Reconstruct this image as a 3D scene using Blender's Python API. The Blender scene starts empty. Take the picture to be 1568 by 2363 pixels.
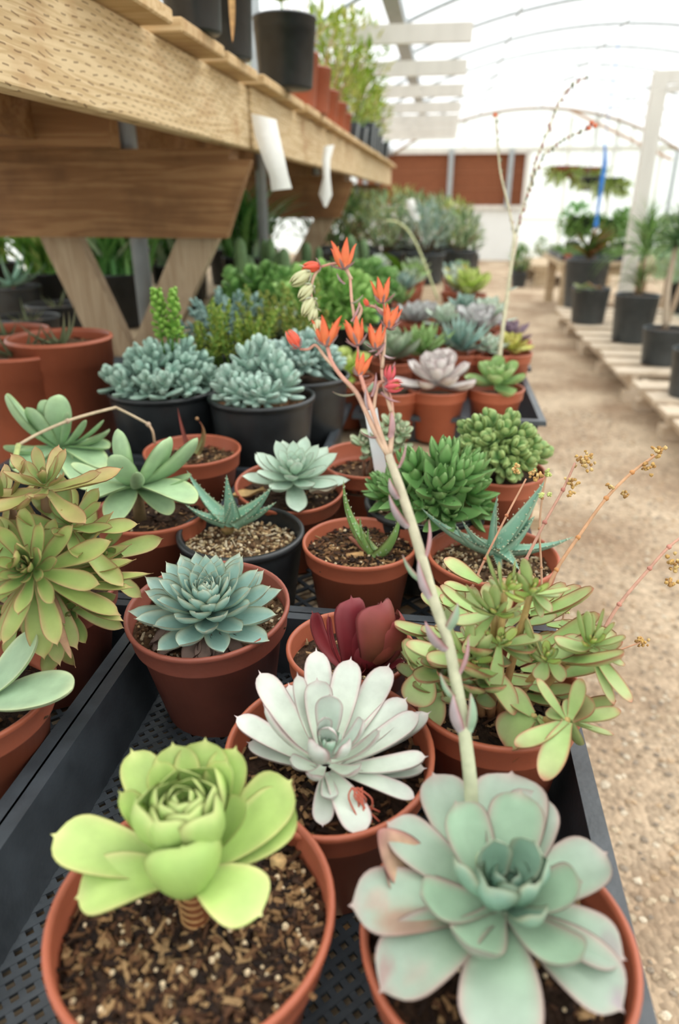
import bpy, math, random
import numpy as np
from mathutils import Vector, Matrix
rnd = random.Random(7)
R_ = math.radians
scn = bpy.context.scene

# ------------------------------------------------------------------ camera, sky, exposure
F, CX, CY = 1600.0, 784.0, 1181.5          # focal length and centre in pixels of the 1568 x 2363 frame
PITCH = math.atan(721 / F); YAW = math.atan(246 / math.hypot(F, 721))
fwd = np.array([-math.sin(YAW) * math.cos(PITCH), math.cos(YAW) * math.cos(PITCH), -math.sin(PITCH)])
rgt = np.array([math.cos(YAW), math.sin(YAW), 0.0])
upv = np.cross(rgt, fwd)
cam_d = bpy.data.cameras.new('camera'); cam = bpy.data.objects.new('camera', cam_d)
scn.collection.objects.link(cam); scn.camera = cam
cam_d.sensor_fit = 'VERTICAL'; cam_d.sensor_height = 36; cam_d.lens = F / 2363 * 36
cam_d.clip_start = .02; cam_d.clip_end = 200
cam.matrix_world = Matrix(((rgt[0], upv[0], -fwd[0], 0), (rgt[1], upv[1], -fwd[1], 0), (rgt[2], upv[2], -fwd[2], 0), (0, 0, 0, 1)))
cam_d.dof.use_dof = True; cam_d.dof.focus_distance = .60; cam_d.dof.aperture_fstop = 4.4
W = bpy.data.worlds.new('overcast_sky'); scn.world = W; W.use_nodes = True
wn = W.node_tree.nodes; wl = W.node_tree.links
bg = wn['Background']; bg.inputs[1].default_value = 2.1
tc = wn.new('ShaderNodeTexCoord'); sep = wn.new('ShaderNodeSeparateXYZ'); rp = wn.new('ShaderNodeValToRGB')
wl.new(tc.outputs['Generated'], sep.inputs[0]); wl.new(sep.outputs[2], rp.inputs[0]); wl.new(rp.outputs[0], bg.inputs[0])
rp.color_ramp.elements[0].position = 0.0; rp.color_ramp.elements[0].color = (.60, .63, .64, 1)
rp.color_ramp.elements[1].position = .75; rp.color_ramp.elements[1].color = (1, 1, .985, 1)
sun_d = bpy.data.lights.new('sun', 'SUN'); sun_d.energy = 1.1; sun_d.angle = R_(35); sun_d.color = (1, .975, .93)
sun = bpy.data.objects.new('sun', sun_d); scn.collection.objects.link(sun)
sun.rotation_euler = (R_(-28), R_(30), 0); sun.location = (3, 3, 6)
vs = scn.view_settings; vs.view_transform = 'Standard'; vs.look = 'None'; vs.gamma = 1; vs.use_curve_mapping = False
vs.exposure = 0.16

def ray(px, py): return fwd * F + rgt * (px - CX) - upv * (py - CY)
def P(px, py, z):
    """the point at height z (camera height is 0, ground -1.2) seen at a pixel of the photograph"""
    d = ray(px, py); return d * (z / d[2])
def D(px, py, dist): return ray(px, py) / F * dist
def PY(px, py, y): d = ray(px, py); return d * (y / d[1])
def V(*a): return np.array(a, float)
def norm(v): return v / (np.linalg.norm(v) + 1e-12)
FLOOR = -1.2; TABLE = -.462

# ------------------------------------------------------------------ colours and materials
def C(r, g, b):
    f = lambda c: (c / 255 / 12.92) if c / 255 <= .04045 else ((c / 255 + .055) / 1.055) ** 2.4
    return np.array([f(r), f(g), f(b)])
MATS = {}
def mat(name, col=None, rough=.5, attr=False, noise=0.0, nscale=40, spec=.5, metal=0, bump=0, bscale=200, transl=0, coat=0, stretch=None):
    if name in MATS: return MATS[name]
    m = bpy.data.materials.new(name); m.use_nodes = True; MATS[name] = m
    nt = m.node_tree; n = nt.nodes; l = nt.links; b = n['Principled BSDF']
    b.inputs['Roughness'].default_value = rough; b.inputs['Specular IOR Level'].default_value = spec
    b.inputs['Metallic'].default_value = metal; b.inputs['Coat Weight'].default_value = coat
    if attr:
        a = n.new('ShaderNodeAttribute'); a.attribute_name = 'Col'; src = a.outputs['Color']
    else:
        a = n.new('ShaderNodeRGB'); a.outputs[0].default_value = (*col, 1); src = a.outputs[0]
    t = n.new('ShaderNodeTexCoord'); mp = n.new('ShaderNodeMapping'); l.new(t.outputs['Object'], mp.inputs[0])
    if stretch: mp.inputs['Scale'].default_value = stretch
    if noise:
        nz = n.new('ShaderNodeTexNoise'); nz.inputs['Scale'].default_value = nscale; nz.inputs['Detail'].default_value = 4
        l.new(mp.outputs[0], nz.inputs['Vector'])
        mr = n.new('ShaderNodeMapRange'); mr.inputs[1].default_value = .3; mr.inputs[2].default_value = .7
        mr.inputs[3].default_value = 1 - noise; mr.inputs[4].default_value = 1 + noise
        l.new(nz.outputs[0], mr.inputs[0])
        mx = n.new('ShaderNodeVectorMath'); mx.operation = 'SCALE'
        l.new(src, mx.inputs[0]); l.new(mr.outputs[0], mx.inputs['Scale']); src = mx.outputs[0]
    l.new(src, b.inputs['Base Color'])
    if bump:
        nb = n.new('ShaderNodeTexNoise'); nb.inputs['Scale'].default_value = bscale; nb.inputs['Detail'].default_value = 3
        l.new(mp.outputs[0], nb.inputs['Vector']); bp = n.new('ShaderNodeBump'); bp.inputs['Strength'].default_value = bump
        bp.inputs['Distance'].default_value = .002; l.new(nb.outputs[0], bp.inputs['Height']); l.new(bp.outputs[0], b.inputs['Normal'])
    if transl:
        tr = n.new('ShaderNodeBsdfTranslucent'); l.new(src, tr.inputs[0]); ms = n.new('ShaderNodeMixShader'); ms.inputs[0].default_value = transl
        o = n['Material Output']; l.new(b.outputs[0], ms.inputs[1]); l.new(tr.outputs[0], ms.inputs[2]); l.new(ms.outputs[0], o.inputs[0])
    return m
LEAF = mat('succulent_leaf', attr=True, rough=.48, noise=.13, nscale=55, spec=.4, transl=.12, bump=.22, bscale=75)
GREEN = mat('thin_leaf', attr=True, rough=.5, noise=.12, nscale=30, spec=.3, transl=.42)
STEM = mat('plant_stem', attr=True, rough=.6, noise=.15, nscale=120, spec=.3)
FLOWER = mat('petal', attr=True, rough=.45, noise=.06, nscale=200, transl=.2)
SOIL = mat('potting_soil', attr=True, rough=.9, noise=.45, nscale=260, spec=.2, bump=.8, bscale=500)
CHIP = mat('bark_and_perlite', attr=True, rough=.85, noise=.3, nscale=400, spec=.2)
TERRA = mat('terracotta_plastic', C(168, 92, 66), rough=.42, noise=.09, nscale=22, spec=.4, bump=.05, bscale=300)
TERRA2 = mat('dusty_terracotta_plastic', C(150, 84, 68), rough=.5, noise=.15, nscale=25, spec=.4, bump=.08, bscale=300)
BLACK = mat('black_pot_plastic', C(38, 41, 43), rough=.38, noise=.3, nscale=30, spec=.5, bump=.05)
TRAYM = mat('black_tray_plastic', C(58, 64, 69), rough=.36, noise=.3, nscale=35, spec=.5, bump=.12, bscale=250)
STEEL = mat('galvanised_steel', C(160, 166, 168), rough=.5, noise=.12, nscale=15, metal=.25)
PAPER = mat('white_paper', C(235, 235, 230), rough=.8, spec=.2, noise=.03, nscale=60)
LABEL = mat('white_plant_label', C(242, 244, 246), rough=.5)
HAZED = mat('hazed_black_plastic', C(66, 73, 78), rough=.4, noise=.2, nscale=20)  # black pot plastic with the background haze lightened into its colour
WHITEP = mat('white_painted_wood', C(214, 210, 202), rough=.7, noise=.08, nscale=10, stretch=(1, 1, .2))
CACT = mat('cactus_skin', attr=True, rough=.6, noise=.15, nscale=60)
BLUE = mat('blue_rope', C(35, 120, 205), rough=.6)

def wood(name, c1, c2, c3, incised=False, knots=True, axis=1):
    m = bpy.data.materials.new(name); m.use_nodes = True; MATS[name] = m
    nt = m.node_tree; n = nt.nodes; l = nt.links; b = n['Principled BSDF']
    b.inputs['Roughness'].default_value = .75; b.inputs['Specular IOR Level'].default_value = .25
    t = n.new('ShaderNodeTexCoord'); mp = n.new('ShaderNodeMapping'); l.new(t.outputs['Object'], mp.inputs[0])
    sc = [26, 26, 26]; sc[axis] = 1.6; mp.inputs['Scale'].default_value = sc
    nz = n.new('ShaderNodeTexNoise'); nz.inputs['Scale'].default_value = 1.3; nz.inputs['Detail'].default_value = 5; nz.inputs['Distortion'].default_value = .8
    l.new(mp.outputs[0], nz.inputs['Vector'])
    wv = n.new('ShaderNodeMath'); wv.operation = 'MULTIPLY'; wv.inputs[1].default_value = 42 if incised else 26; l.new(nz.outputs[0], wv.inputs[0])
    sn = n.new('ShaderNodeMath'); sn.operation = 'SINE'; l.new(wv.outputs[0], sn.inputs[0])
    mr = n.new('ShaderNodeMapRange'); mr.inputs[1].default_value = -1; mr.inputs[2].default_value = 1; l.new(sn.outputs[0], mr.inputs[0])
    cr = n.new('ShaderNodeValToRGB'); l.new(mr.outputs[0], cr.inputs[0])
    cr.color_ramp.elements[0].color = (*c1, 1); cr.color_ramp.elements[1].color = (*c2, 1)
    n2 = n.new('ShaderNodeTexNoise'); n2.inputs['Scale'].default_value = 6 if not incised else 9; n2.inputs['Detail'].default_value = 4
    l.new(t.outputs['Object'], n2.inputs['Vector'])
    r2 = n.new('ShaderNodeMapRange'); r2.inputs[1].default_value = .52; r2.inputs[2].default_value = .75; r2.inputs[4].default_value = .75; l.new(n2.outputs[0], r2.inputs[0])
    mx = n.new('ShaderNodeMixRGB'); mx.inputs[2].default_value = (*c3, 1); l.new(r2.outputs[0], mx.inputs[0]); l.new(cr.outputs[0], mx.inputs[1])
    out = mx.outputs[0]
    if incised:                                        # rows of short cuts left by the pressure-treating rollers
        s = n.new('ShaderNodeSeparateXYZ')
        dn = n.new('ShaderNodeTexNoise'); dn.inputs['Scale'].default_value = 7; l.new(t.outputs['Object'], dn.inputs['Vector'])
        dm = n.new('ShaderNodeMixRGB'); dm.blend_type = 'LINEAR_LIGHT'; dm.inputs[0].default_value = .022
        l.new(t.outputs['Object'], dm.inputs[1]); l.new(dn.outputs['Color'], dm.inputs[2]); l.new(dm.outputs[0], s.inputs[0])
        def mth(op, a, bb):
            q = n.new('ShaderNodeMath'); q.operation = op
            for i, v in enumerate((a, bb)):
                if v is None: continue
                if isinstance(v, (int, float)): q.inputs[i].default_value = v
                else: l.new(v, q.inputs[i])
            return q.outputs[0]
        zz = mth('DIVIDE', s.outputs[2], .0098); row = mth('FLOOR', zz, None); vz = mth('FRACT', zz, None)
        yy = mth('ADD', mth('DIVIDE', s.outputs[1], .034), mth('MULTIPLY', mth('MODULO', row, 2), .5)); uy = mth('FRACT', yy, None)
        a = mth('LESS_THAN', mth('ABSOLUTE', mth('SUBTRACT', vz, .5), None), .10)
        c = mth('LESS_THAN', mth('ABSOLUTE', mth('SUBTRACT', uy, .5), None), .22)
        d = mth('MULTIPLY', a, c); k = mth('MULTIPLY', d, .62)
        m3 = n.new('ShaderNodeMixRGB'); m3.inputs[2].default_value = (*C(92, 62, 34), 1); l.new(k, m3.inputs[0]); l.new(out, m3.inputs[1]); out = m3.outputs[0]
        bp = n.new('ShaderNodeBump'); bp.invert = True; bp.inputs['Strength'].default_value = .6; bp.inputs['Distance'].default_value = .002
        l.new(d, bp.inputs['Height']); l.new(bp.outputs[0], b.inputs['Normal'])
    else:
        bp = n.new('ShaderNodeBump'); bp.inputs['Strength'].default_value = .25; bp.inputs['Distance'].default_value = .002
        l.new(mr.outputs[0], bp.inputs['Height']); l.new(bp.outputs[0], b.inputs['Normal'])
    l.new(out, b.inputs['Base Color'])
    return m
PINE = wood('incised_pine', C(216, 192, 152), C(192, 164, 122), C(168, 126, 84), incised=True)
PINE_S = wood('sawn_pine_slat', C(208, 180, 138), C(188, 156, 112), C(150, 112, 76), axis=0)
PINE_D = wood('brown_fir_board', C(154, 116, 78), C(132, 94, 60), C(90, 62, 40), axis=0)
LEGW = wood('weathered_leg_wood', C(184, 162, 134), C(166, 142, 114), C(112, 86, 62), axis=2)
DECK = wood('grey_deck_board', C(196, 176, 148), C(176, 154, 124), C(130, 108, 84), axis=0)
PALE = wood('sun_bleached_board', C(222, 206, 186), C(206, 188, 164), C(176, 156, 132), axis=0)

# ------------------------------------------------------------------ objects
def link(o): scn.collection.objects.link(o); return o
def tag(o, label=None, cat=None, group=None, kind=None):
    if label: o['label'] = label
    if cat: o['category'] = cat
    if group: o['group'] = group
    if kind: o['kind'] = kind
    return o
def thing(name, label, cat, loc, group=None):
    o = bpy.data.objects.new(name, None); link(o); o.location = Vector(loc); o.empty_display_size = .02
    return tag(o, label, cat, group)

class MB:
    """collects surfaces in world coordinates and links them as one mesh object"""
    def __init__(s): s.v = []; s.f = []; s.c = []; s.n = 0; s.M = None
    def add(s, verts, faces, col):
        verts = np.asarray(verts, float)
        if s.M is not None: verts = verts @ s.M[0].T + s.M[1]
        col = np.asarray(col, float)
        if col.ndim == 1: col = np.tile(col, (len(verts), 1))
        s.v.append(verts); s.c.append(col); n = s.n
        s.f.extend([tuple(i + n for i in f) for f in faces]); s.n += len(verts)
    def build(s, name, material, parent=None, smooth=True, flat_angle=None):
        me = bpy.data.meshes.new(name)
        v = np.concatenate(s.v); c = np.concatenate(s.c)
        org = np.array(parent_world(parent)) if parent is not None else v.mean(0) * V(1, 1, 0) + V(0, 0, v[:, 2].min())
        me.from_pydata((v - org).tolist(), [], s.f)
        at = me.color_attributes.new('Col', 'FLOAT_COLOR', 'POINT')
        at.data.foreach_set('color', np.concatenate([np.clip(c, 0, 1), np.ones((len(c), 1))], 1).ravel().astype(np.float32))
        me.materials.append(material)
        me.polygons.foreach_set('use_smooth', [smooth] * len(me.polygons)); me.update()
        o = bpy.data.objects.new(name, me); link(o)
        if parent is not None: o.parent = parent
        else: o.location = Vector(org)
        return o
def parent_world(p):
    l = np.zeros(3)
    while p is not None: l += np.array(p.location); p = p.parent
    return l

WHITE = V(.8, .8, .8)
def box(m, lo, hi, col=WHITE, bev=0.0):
    (x0, y0, z0), (x1, y1, z1) = lo, hi
    if bev <= 0:
        v = [(x, y, z) for z in (z0, z1) for y in (y0, y1) for x in (x0, x1)]
        m.add(v, [(0, 2, 3, 1), (4, 5, 7, 6), (0, 1, 5, 4), (2, 6, 7, 3), (0, 4, 6, 2), (1, 3, 7, 5)], col); return
    b = bev; v = []; 
    for (x, sx) in ((x0, 1), (x1, -1)):
        for (y, sy) in ((y0, 1), (y1, -1)):
            for (z, sz) in ((z0, 1), (z1, -1)):
                v += [(x, y + sy * b, z + sz * b), (x + sx * b, y, z + sz * b), (x + sx * b, y + sy * b, z)]
    i = lambda a, b_, c, k: ((a * 2 + b_) * 2 + c) * 3 + k
    f = []
    for a in (0, 1): f.append([i(a, 0, 0, 0), i(a, 0, 1, 0), i(a, 1, 1, 0), i(a, 1, 0, 0)][::(1 if a == 0 else -1)])
    for a in (0, 1): f.append([i(0, a, 0, 1), i(1, a, 0, 1), i(1, a, 1, 1), i(0, a, 1, 1)][::(1 if a == 0 else -1)])
    for a in (0, 1): f.append([i(0, 0, a, 2), i(0, 1, a, 2), i(1, 1, a, 2), i(1, 0, a, 2)][::(1 if a == 0 else -1)])
    for a in (0, 1):
        for c in (0, 1):
            f.append([i(a, c, 0, 0), i(a, c, 1, 0), i(a, c, 1, 1), i(a, c, 0, 1)])
            f.append([i(a, 0, c, 0), i(a, 1, c, 0), i(a, 1, c, 2), i(a, 0, c, 2)])
            f.append([i(0, a, c, 1), i(1, a, c, 1), i(1, a, c, 2), i(0, a, c, 2)])
            for d in (0, 1): f.append([i(a, c, d, 0), i(a, c, d, 1), i(a, c, d, 2)])
    m.add(v, [tuple(q) for q in f], col)
def obox(m, p0, p1, w, h, col=WHITE, up=(0, 0, 1)):
    """board from p0 to p1, w wide across, h along the up side"""
    p0, p1 = np.array(p0, float), np.array(p1, float); d = norm(p1 - p0); s = norm(np.cross(d, np.array(up, float))); u = np.cross(s, d)
    v = [p + s * a * w / 2 + u * b * h / 2 for p in (p0, p1) for a, b in ((-1, -1), (1, -1), (1, 1), (-1, 1))]
    m.add(v, [(3, 2, 1, 0), (4, 5, 6, 7), (0, 1, 5, 4), (1, 2, 6, 5), (2, 3, 7, 6), (3, 0, 4, 7)], col)
def prism(m, poly, d, col=WHITE):
    """closed polygon (3-D points) extruded by the vector d"""
    p = np.array(poly, float); n = len(p); v = np.concatenate([p, p + np.array(d)])
    m.add(v, [tuple(range(n)), tuple(range(2 * n - 1, n - 1, -1))] + [((i + 1) % n, i, i + n, (i + 1) % n + n) for i in range(n)], col)
def tube(m, pts, rad, col, k=8, col2=None):
    pts = np.array(pts, float)
    if len(pts) > 2:                                   # smooth the path
        t = np.arange(len(pts)); tt = np.linspace(0, len(pts) - 1, (len(pts) - 1) * 4 + 1); q = []
        for x in tt:
            i = min(int(x), len(pts) - 2); u = x - i
            a, b, c_, d = pts[max(i - 1, 0)], pts[i], pts[i + 1], pts[min(i + 2, len(pts) - 1)]
            q.append(.5 * ((2 * b) + (c_ - a) * u + (2 * a - 5 * b + 4 * c_ - d) * u * u + (3 * b - a - 3 * c_ + d) * u ** 3))
        pts = np.array(q)
    n = len(pts); rad = np.full(n, rad) if not np.ndim(rad) else np.interp(np.linspace(0, 1, n), np.linspace(0, 1, len(rad)), rad)
    ref = V(0, 0, 1); vs_ = []; cs = []; prev = None
    for i in range(n):
        d = norm(pts[min(i + 1, n - 1)] - pts[max(i - 1, 0)])
        if prev is None: s = norm(np.cross(d, ref)) if abs(d @ ref) < .95 else norm(np.cross(d, V(1, 0, 0)))
        else: s = norm(prev - d * (prev @ d))
        prev = s; u = np.cross(s, d)
        for j in range(k):
            a = 2 * math.pi * j / k; vs_.append(pts[i] + rad[i] * (s * math.cos(a) + u * math.sin(a)))
            cs.append(col if col2 is None else col + (col2 - col) * i / (n - 1))
    f = [(i * k + j, i * k + (j + 1) % k, (i + 1) * k + (j + 1) % k, (i + 1) * k + j) for i in range(n - 1) for j in range(k)]
    f += [tuple(range(k - 1, -1, -1)), tuple((n - 1) * k + j for j in range(k))]
    m.add(vs_, f, np.array(cs))
def lathe(m, prof, c, k=56, col=WHITE, tilt=None):
    prof = np.array(prof, float); n = len(prof); a = np.arange(k) * 2 * math.pi / k
    v = np.stack([prof[:, 0][:, None] * np.cos(a), prof[:, 0][:, None] * np.sin(a), np.repeat(prof[:, 1][:, None], k, 1)], 2).reshape(-1, 3)
    if tilt is not None: v = v @ tilt.T
    m.add(v + np.array(c), [(i * k + j, i * k + (j + 1) % k, (i + 1) * k + (j + 1) % k, (i + 1) * k + j) for i in range(n - 1) for j in range(k)], col)
def blob(m, c, r, col, k=6, jit=.25, sq=(1, 1, 1)):
    g = (1 + 5 ** .5) / 2
    v = np.array([(-1, g, 0), (1, g, 0), (-1, -g, 0), (1, -g, 0), (0, -1, g), (0, 1, g), (0, -1, -g), (0, 1, -g), (g, 0, -1), (g, 0, 1), (-g, 0, -1), (-g, 0, 1)]) / 1.902
    v = v * (1 + jit * (np.array([rnd.random() for _ in range(12)]) - .5)[:, None]) * np.array(sq) * r
    f = [(0, 11, 5), (0, 5, 1), (0, 1, 7), (0, 7, 10), (0, 10, 11), (1, 5, 9), (5, 11, 4), (11, 10, 2), (10, 7, 6), (7, 1, 8), (3, 9, 4), (3, 4, 2), (3, 2, 6), (3, 6, 8), (3, 8, 9), (4, 9, 5), (2, 4, 11), (6, 2, 10), (8, 6, 7), (9, 8, 1)]
    m.add(v + np.array(c), f, col)
def chip(m, c, L, w, t, col):
    a = rnd.uniform(0, 6.28); e = rnd.uniform(-.35, .35); d = V(math.cos(a) * math.cos(e), math.sin(a) * math.cos(e), math.sin(e))
    s = norm(np.cross(d, V(rnd.uniform(-.4, .4), rnd.uniform(-.4, .4), 1))); u = np.cross(s, d); v = []
    for (p, k) in ((-1, .6), (1, .6)):
        for (x, y) in ((-1, -1), (1, -1), (1, 1), (-1, 1)):
            v.append(c + d * p * L / 2 * rnd.uniform(.7, 1.1) + s * x * w / 2 * rnd.uniform(k, 1.2) + u * y * t / 2 * rnd.uniform(.5, 1.2))
    m.add(v, [(3, 2, 1, 0), (4, 5, 6, 7), (0, 1, 5, 4), (1, 2, 6, 5), (2, 3, 7, 6), (3, 0, 4, 7)], col)

# ------------------------------------------------------------------ leaves
def PR(b=.4, p=.66, k=2.2, q=2.0, mu=.0):
    def f(s):
        e = .955 if mu else 1.0
        x = np.clip(s / e, 0, 1)
        lo = b + (1 - b) * np.sin(np.clip(x / p, 0, 1) * math.pi / 2) ** 1.3
        hi = np.clip(1 - np.clip((x - p) / (1 - p), 0, 1) ** k, 0, 1) ** (1 / q)
        w = np.where(x < p, lo, hi)
        if mu: w = np.maximum(w, np.clip((1 - s) / .055, 0, 1) ** 1.4 * mu * 1.6 * (s > .9))
        return w
    return f
OBOV = PR(.40, .76, 2.5, 2.1, .09)      # spoon leaf with a little point
SPAT = PR(.38, .77, 2.5, 2.1, .08)
SPADE = PR(.5, .62, 2.2, 1.45, .06)     # pointed rosette leaf
ROUND = PR(.34, .60, 2.3, 2.1)          # paddle
LANCE = PR(.75, .35, 1.6, 1.1)
TAPER = PR(1.0, .02, 1.15, 1.0)
FING = PR(.6, .5, 2.6, 2.2)
GRASS = PR(.8, .3, 1.4, 1.0)
_grid = {}
def grid(nu, nv):
    if (nu, nv) not in _grid:
        f = []; W_ = nv + 1; o = (nu + 1) * W_
        for i in range(nu):
            for j in range(nv):
                f.append((i * W_ + j, i * W_ + j + 1, (i + 1) * W_ + j + 1, (i + 1) * W_ + j))
                f.append((o + i * W_ + j, o + (i + 1) * W_ + j, o + (i + 1) * W_ + j + 1, o + i * W_ + j + 1))
            f.append((i * W_, (i + 1) * W_, o + (i + 1) * W_, o + i * W_))
            f.append((i * W_ + nv, o + i * W_ + nv, o + (i + 1) * W_ + nv, (i + 1) * W_ + nv))
        f.append(tuple(range(W_)) + tuple(o + j for j in range(W_ - 1, -1, -1)))
        _grid[(nu, nv)] = f
    return _grid[(nu, nv)]
def leaf(m, B, T, w, prof=OBOV, col=(.2, .4, .2), tip=None, edge=None, cup=.18, bend=-.06, thick=.16, rnd_=0.0, curl=0.0, nu=12, nv=6,
         az=None, roll=0.0, wave=0.0, jit=.06, tips=.86, back=None, keel=0.0, scar=None):
    B = np.array(B, float); T = np.array(T, float); L = np.linalg.norm(T - B); ch = (T - B) / L
    if az is None:
        h = V(ch[0], ch[1], 0); r = norm(h) if np.linalg.norm(h) > 1e-4 else V(1, 0, 0)
    else: r = V(math.cos(az), math.sin(az), 0)
    t = V(-r[1], r[0], 0)
    n = norm(np.cross(ch, t)); sd = norm(np.cross(n, ch))
    if roll: sd, n = sd * math.cos(roll) + n * math.sin(roll), n * math.cos(roll) - sd * math.sin(roll)
    q = np.linspace(0, 1, nu + 1); s = 1 - (1 - q) ** 1.5
    v = np.sin(np.linspace(-1, 1, nv + 1) * math.pi / 2)
    hw = (w / 2 * prof(s))[:, None]
    mid = B + np.outer(s, T - B) + np.outer(L * (bend * 4 * s * (1 - s) + curl * s ** 5), n)
    ph = rnd.uniform(0, 6.28)
    wv = wave * w * np.sin(s * 9 + ph)[:, None] * v[None] ** 2 * np.sign(v)[None]
    arch = np.sqrt(np.clip(1 - v ** 2, 0, 1))[None]
    vv = (1 - keel) * v[None] ** 2 + keel * np.abs(v)[None] ** 1.15
    top = mid[:, None, :] + sd * (hw * v[None])[:, :, None] + n * (hw * cup * 2 * vv + hw * rnd_ * arch + wv)[:, :, None]
    bot = mid[:, None, :] + sd * (hw * v[None])[:, :, None] + n * (hw * cup * 2 * vv - (hw * thick * 2 + .0003) * arch + wv)[:, :, None]
    col = np.array(col, float) * (1 + rnd.uniform(-jit, jit)); tip = col if tip is None else np.array(tip); edge = tip if edge is None else np.array(edge)
    S = s[:, None, None]
    c = col + (tip - col) * np.clip((S - .35) / .65, 0, 1) * .8 * np.ones((1, nv + 1, 1))
    ef = np.clip(np.maximum((np.abs(v)[None, :] - .72) / .28, (s[:, None] - tips) / (1 - tips)), 0, 1)[:, :, None] ** 1.5
    c = c + (edge - c) * ef * .85
    if scar is not None:
        for (s0, v0, rs, rv, sc_) in scar:
            k_ = np.clip(1.4 - ((s[:, None] - s0) / rs) ** 2 - ((v[None] - v0) / rv) ** 2, 0, 1)[:, :, None]; c = c + (np.array(sc_) - c) * k_ * .8
    cb = c if back is None else c * .3 + np.array(back) * .7
    m.add(np.concatenate([top.reshape(-1, 3), bot.reshape(-1, 3)]), grid(nu, nv), np.concatenate([c.reshape(-1, 3), cb.reshape(-1, 3)]))
def rot_to(axis):
    z = norm(np.array(axis, float)); x = norm(np.cross(V(0, 1, 0), z)) if abs(z[1]) < .9 else norm(np.cross(V(1, 0, 0), z)); y = np.cross(z, x)
    return np.stack([x, y, z], 1)
def rosette(m, c, R, n, axis=(0, 0, 1), e0=12, e1=82, w=.4, prof=SPADE, col=(.2, .4, .2), tip=None, edge=None, inner=None, lift=.25, minl=.28,
            cup=.22, bend=-.07, thick=.16, nu=8, nv=4, pw=.8, curl=0.05, ph=None, jl=.08, wave=0, wpow=.75):
    """spiral of leaves; R is the length of the outer ones, w their width over their length"""
    m.M = (rot_to(axis), np.array(c, float)); ph = rnd.uniform(0, 6.28) if ph is None else ph
    col = np.array(col)
    for i in range(n):
        t = i / max(n - 1, 1); a = ph + i * 2.39996; e = R_(e0 + (e1 - e0) * t ** pw + rnd.uniform(-4, 4))
        L = R * (1 - (1 - minl) * t ** 1.1) * (1 + rnd.uniform(-jl, jl)); z0 = R * lift * t
        r = V(math.cos(a), math.sin(a), 0); B = r * R * .05 * (1 - t) + V(0, 0, z0); T = B + L * (math.cos(e) * r + V(0, 0, math.sin(e)))
        cc = col if inner is None else col + (np.array(inner) - col) * t
        leaf(m, B, T, w * R * (L / R) ** wpow, prof, cc, tip, edge, cup, bend, thick, curl=curl, nu=nu, nv=nv, az=a, wave=wave)
    m.M = None
def sprig(m, base, d, L, n, ll, lw, col, tip=None, prof=FING, e0=20, e1=75, thick=.4, rd=.5, nu=5, nv=4, start=.25, stemc=None, sr=.002, edge=None, cup=0., bend=-.05):
    base = np.array(base, float); d = norm(d)
    tube(m, [base, base + d * L], sr, np.array(stemc if stemc is not None else col) * .8, 5)
    A = rot_to(d); ph = rnd.uniform(0, 6.28)
    for i in range(n):
        t = i / max(n - 1, 1); a = ph + i * 2.39996; e = R_(e0 + (e1 - e0) * t + rnd.uniform(-8, 8)); l_ = ll * (1 - .45 * t ** 2) * rnd.uniform(.85, 1.15)
        m.M = (A, base + d * L * (start + (1 - start) * t)); r = V(math.cos(a), math.sin(a), 0)
        leaf(m, r * sr * .5, l_ * (math.cos(e) * r + V(0, 0, math.sin(e))), lw, prof, col, tip, edge, cup, bend, thick, rd, nu=nu, nv=nv, az=a, jit=.12)
    m.M = None

# ------------------------------------------------------------------ pots and soil
def tilt_m(ax, ay): return np.array((Matrix.Rotation(ax, 3, 'X') @ Matrix.Rotation(ay, 3, 'Y')))
def pot(parent, c, R, H, style='clay', k=56, tilt=None, m_=None):
    m = MB()
    if style == 'clay':
        bh = .2 * H if H > .1 else .024; b = R * .70
        pr = [(0, -H), (b - .004, -H), (b, -H + .003), (R * .885, -bh - .003), (R * .945, -bh - .001), (R * .95, -bh + .001), (R * .975, -.006), (R, -.004), (R, -.001), (R - .001, 0),
              (R - .003, 0), (R - .0045, -.003), (R * .94, -bh), (R * .90, -bh - .002), (R * .87, -bh - .006), (b - .003, -H + .004), (0, -H + .004)]
        mt = TERRA
    elif style == 'black':
        b = R * .80
        pr = [(0, -H), (b - .004, -H), (b, -H + .004), (R * .955, -.014), (R * .96, -.008), (R * .995, -.007), (R, -.0045), (R, -.002), (R - .002, 0), (R - .006, 0), (R * .945, -.006), (R * .94, -.014), (b - .003, -H + .004), (0, -H + .004)]
        mt = BLACK
    else:                                                # nursery can with a banded rim
        b = R * .84
        pr = [(0, -H), (b - .004, -H), (b, -H + .004), (R * .95, -.2 * H), (R * .965, -.2 * H), (R * .97, -.03 * H), (R, -.028 * H), (R, -.004), (R - .002, 0), (R - .008, 0), (R * .945, -.01), (R * .93, -.2 * H), (b - .004, -H + .005), (0, -H + .005)]
        mt = BLACK
    lathe(m, pr, c, k, tilt=tilt)
    return m.build('pot', m_ or mt, parent)
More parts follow.
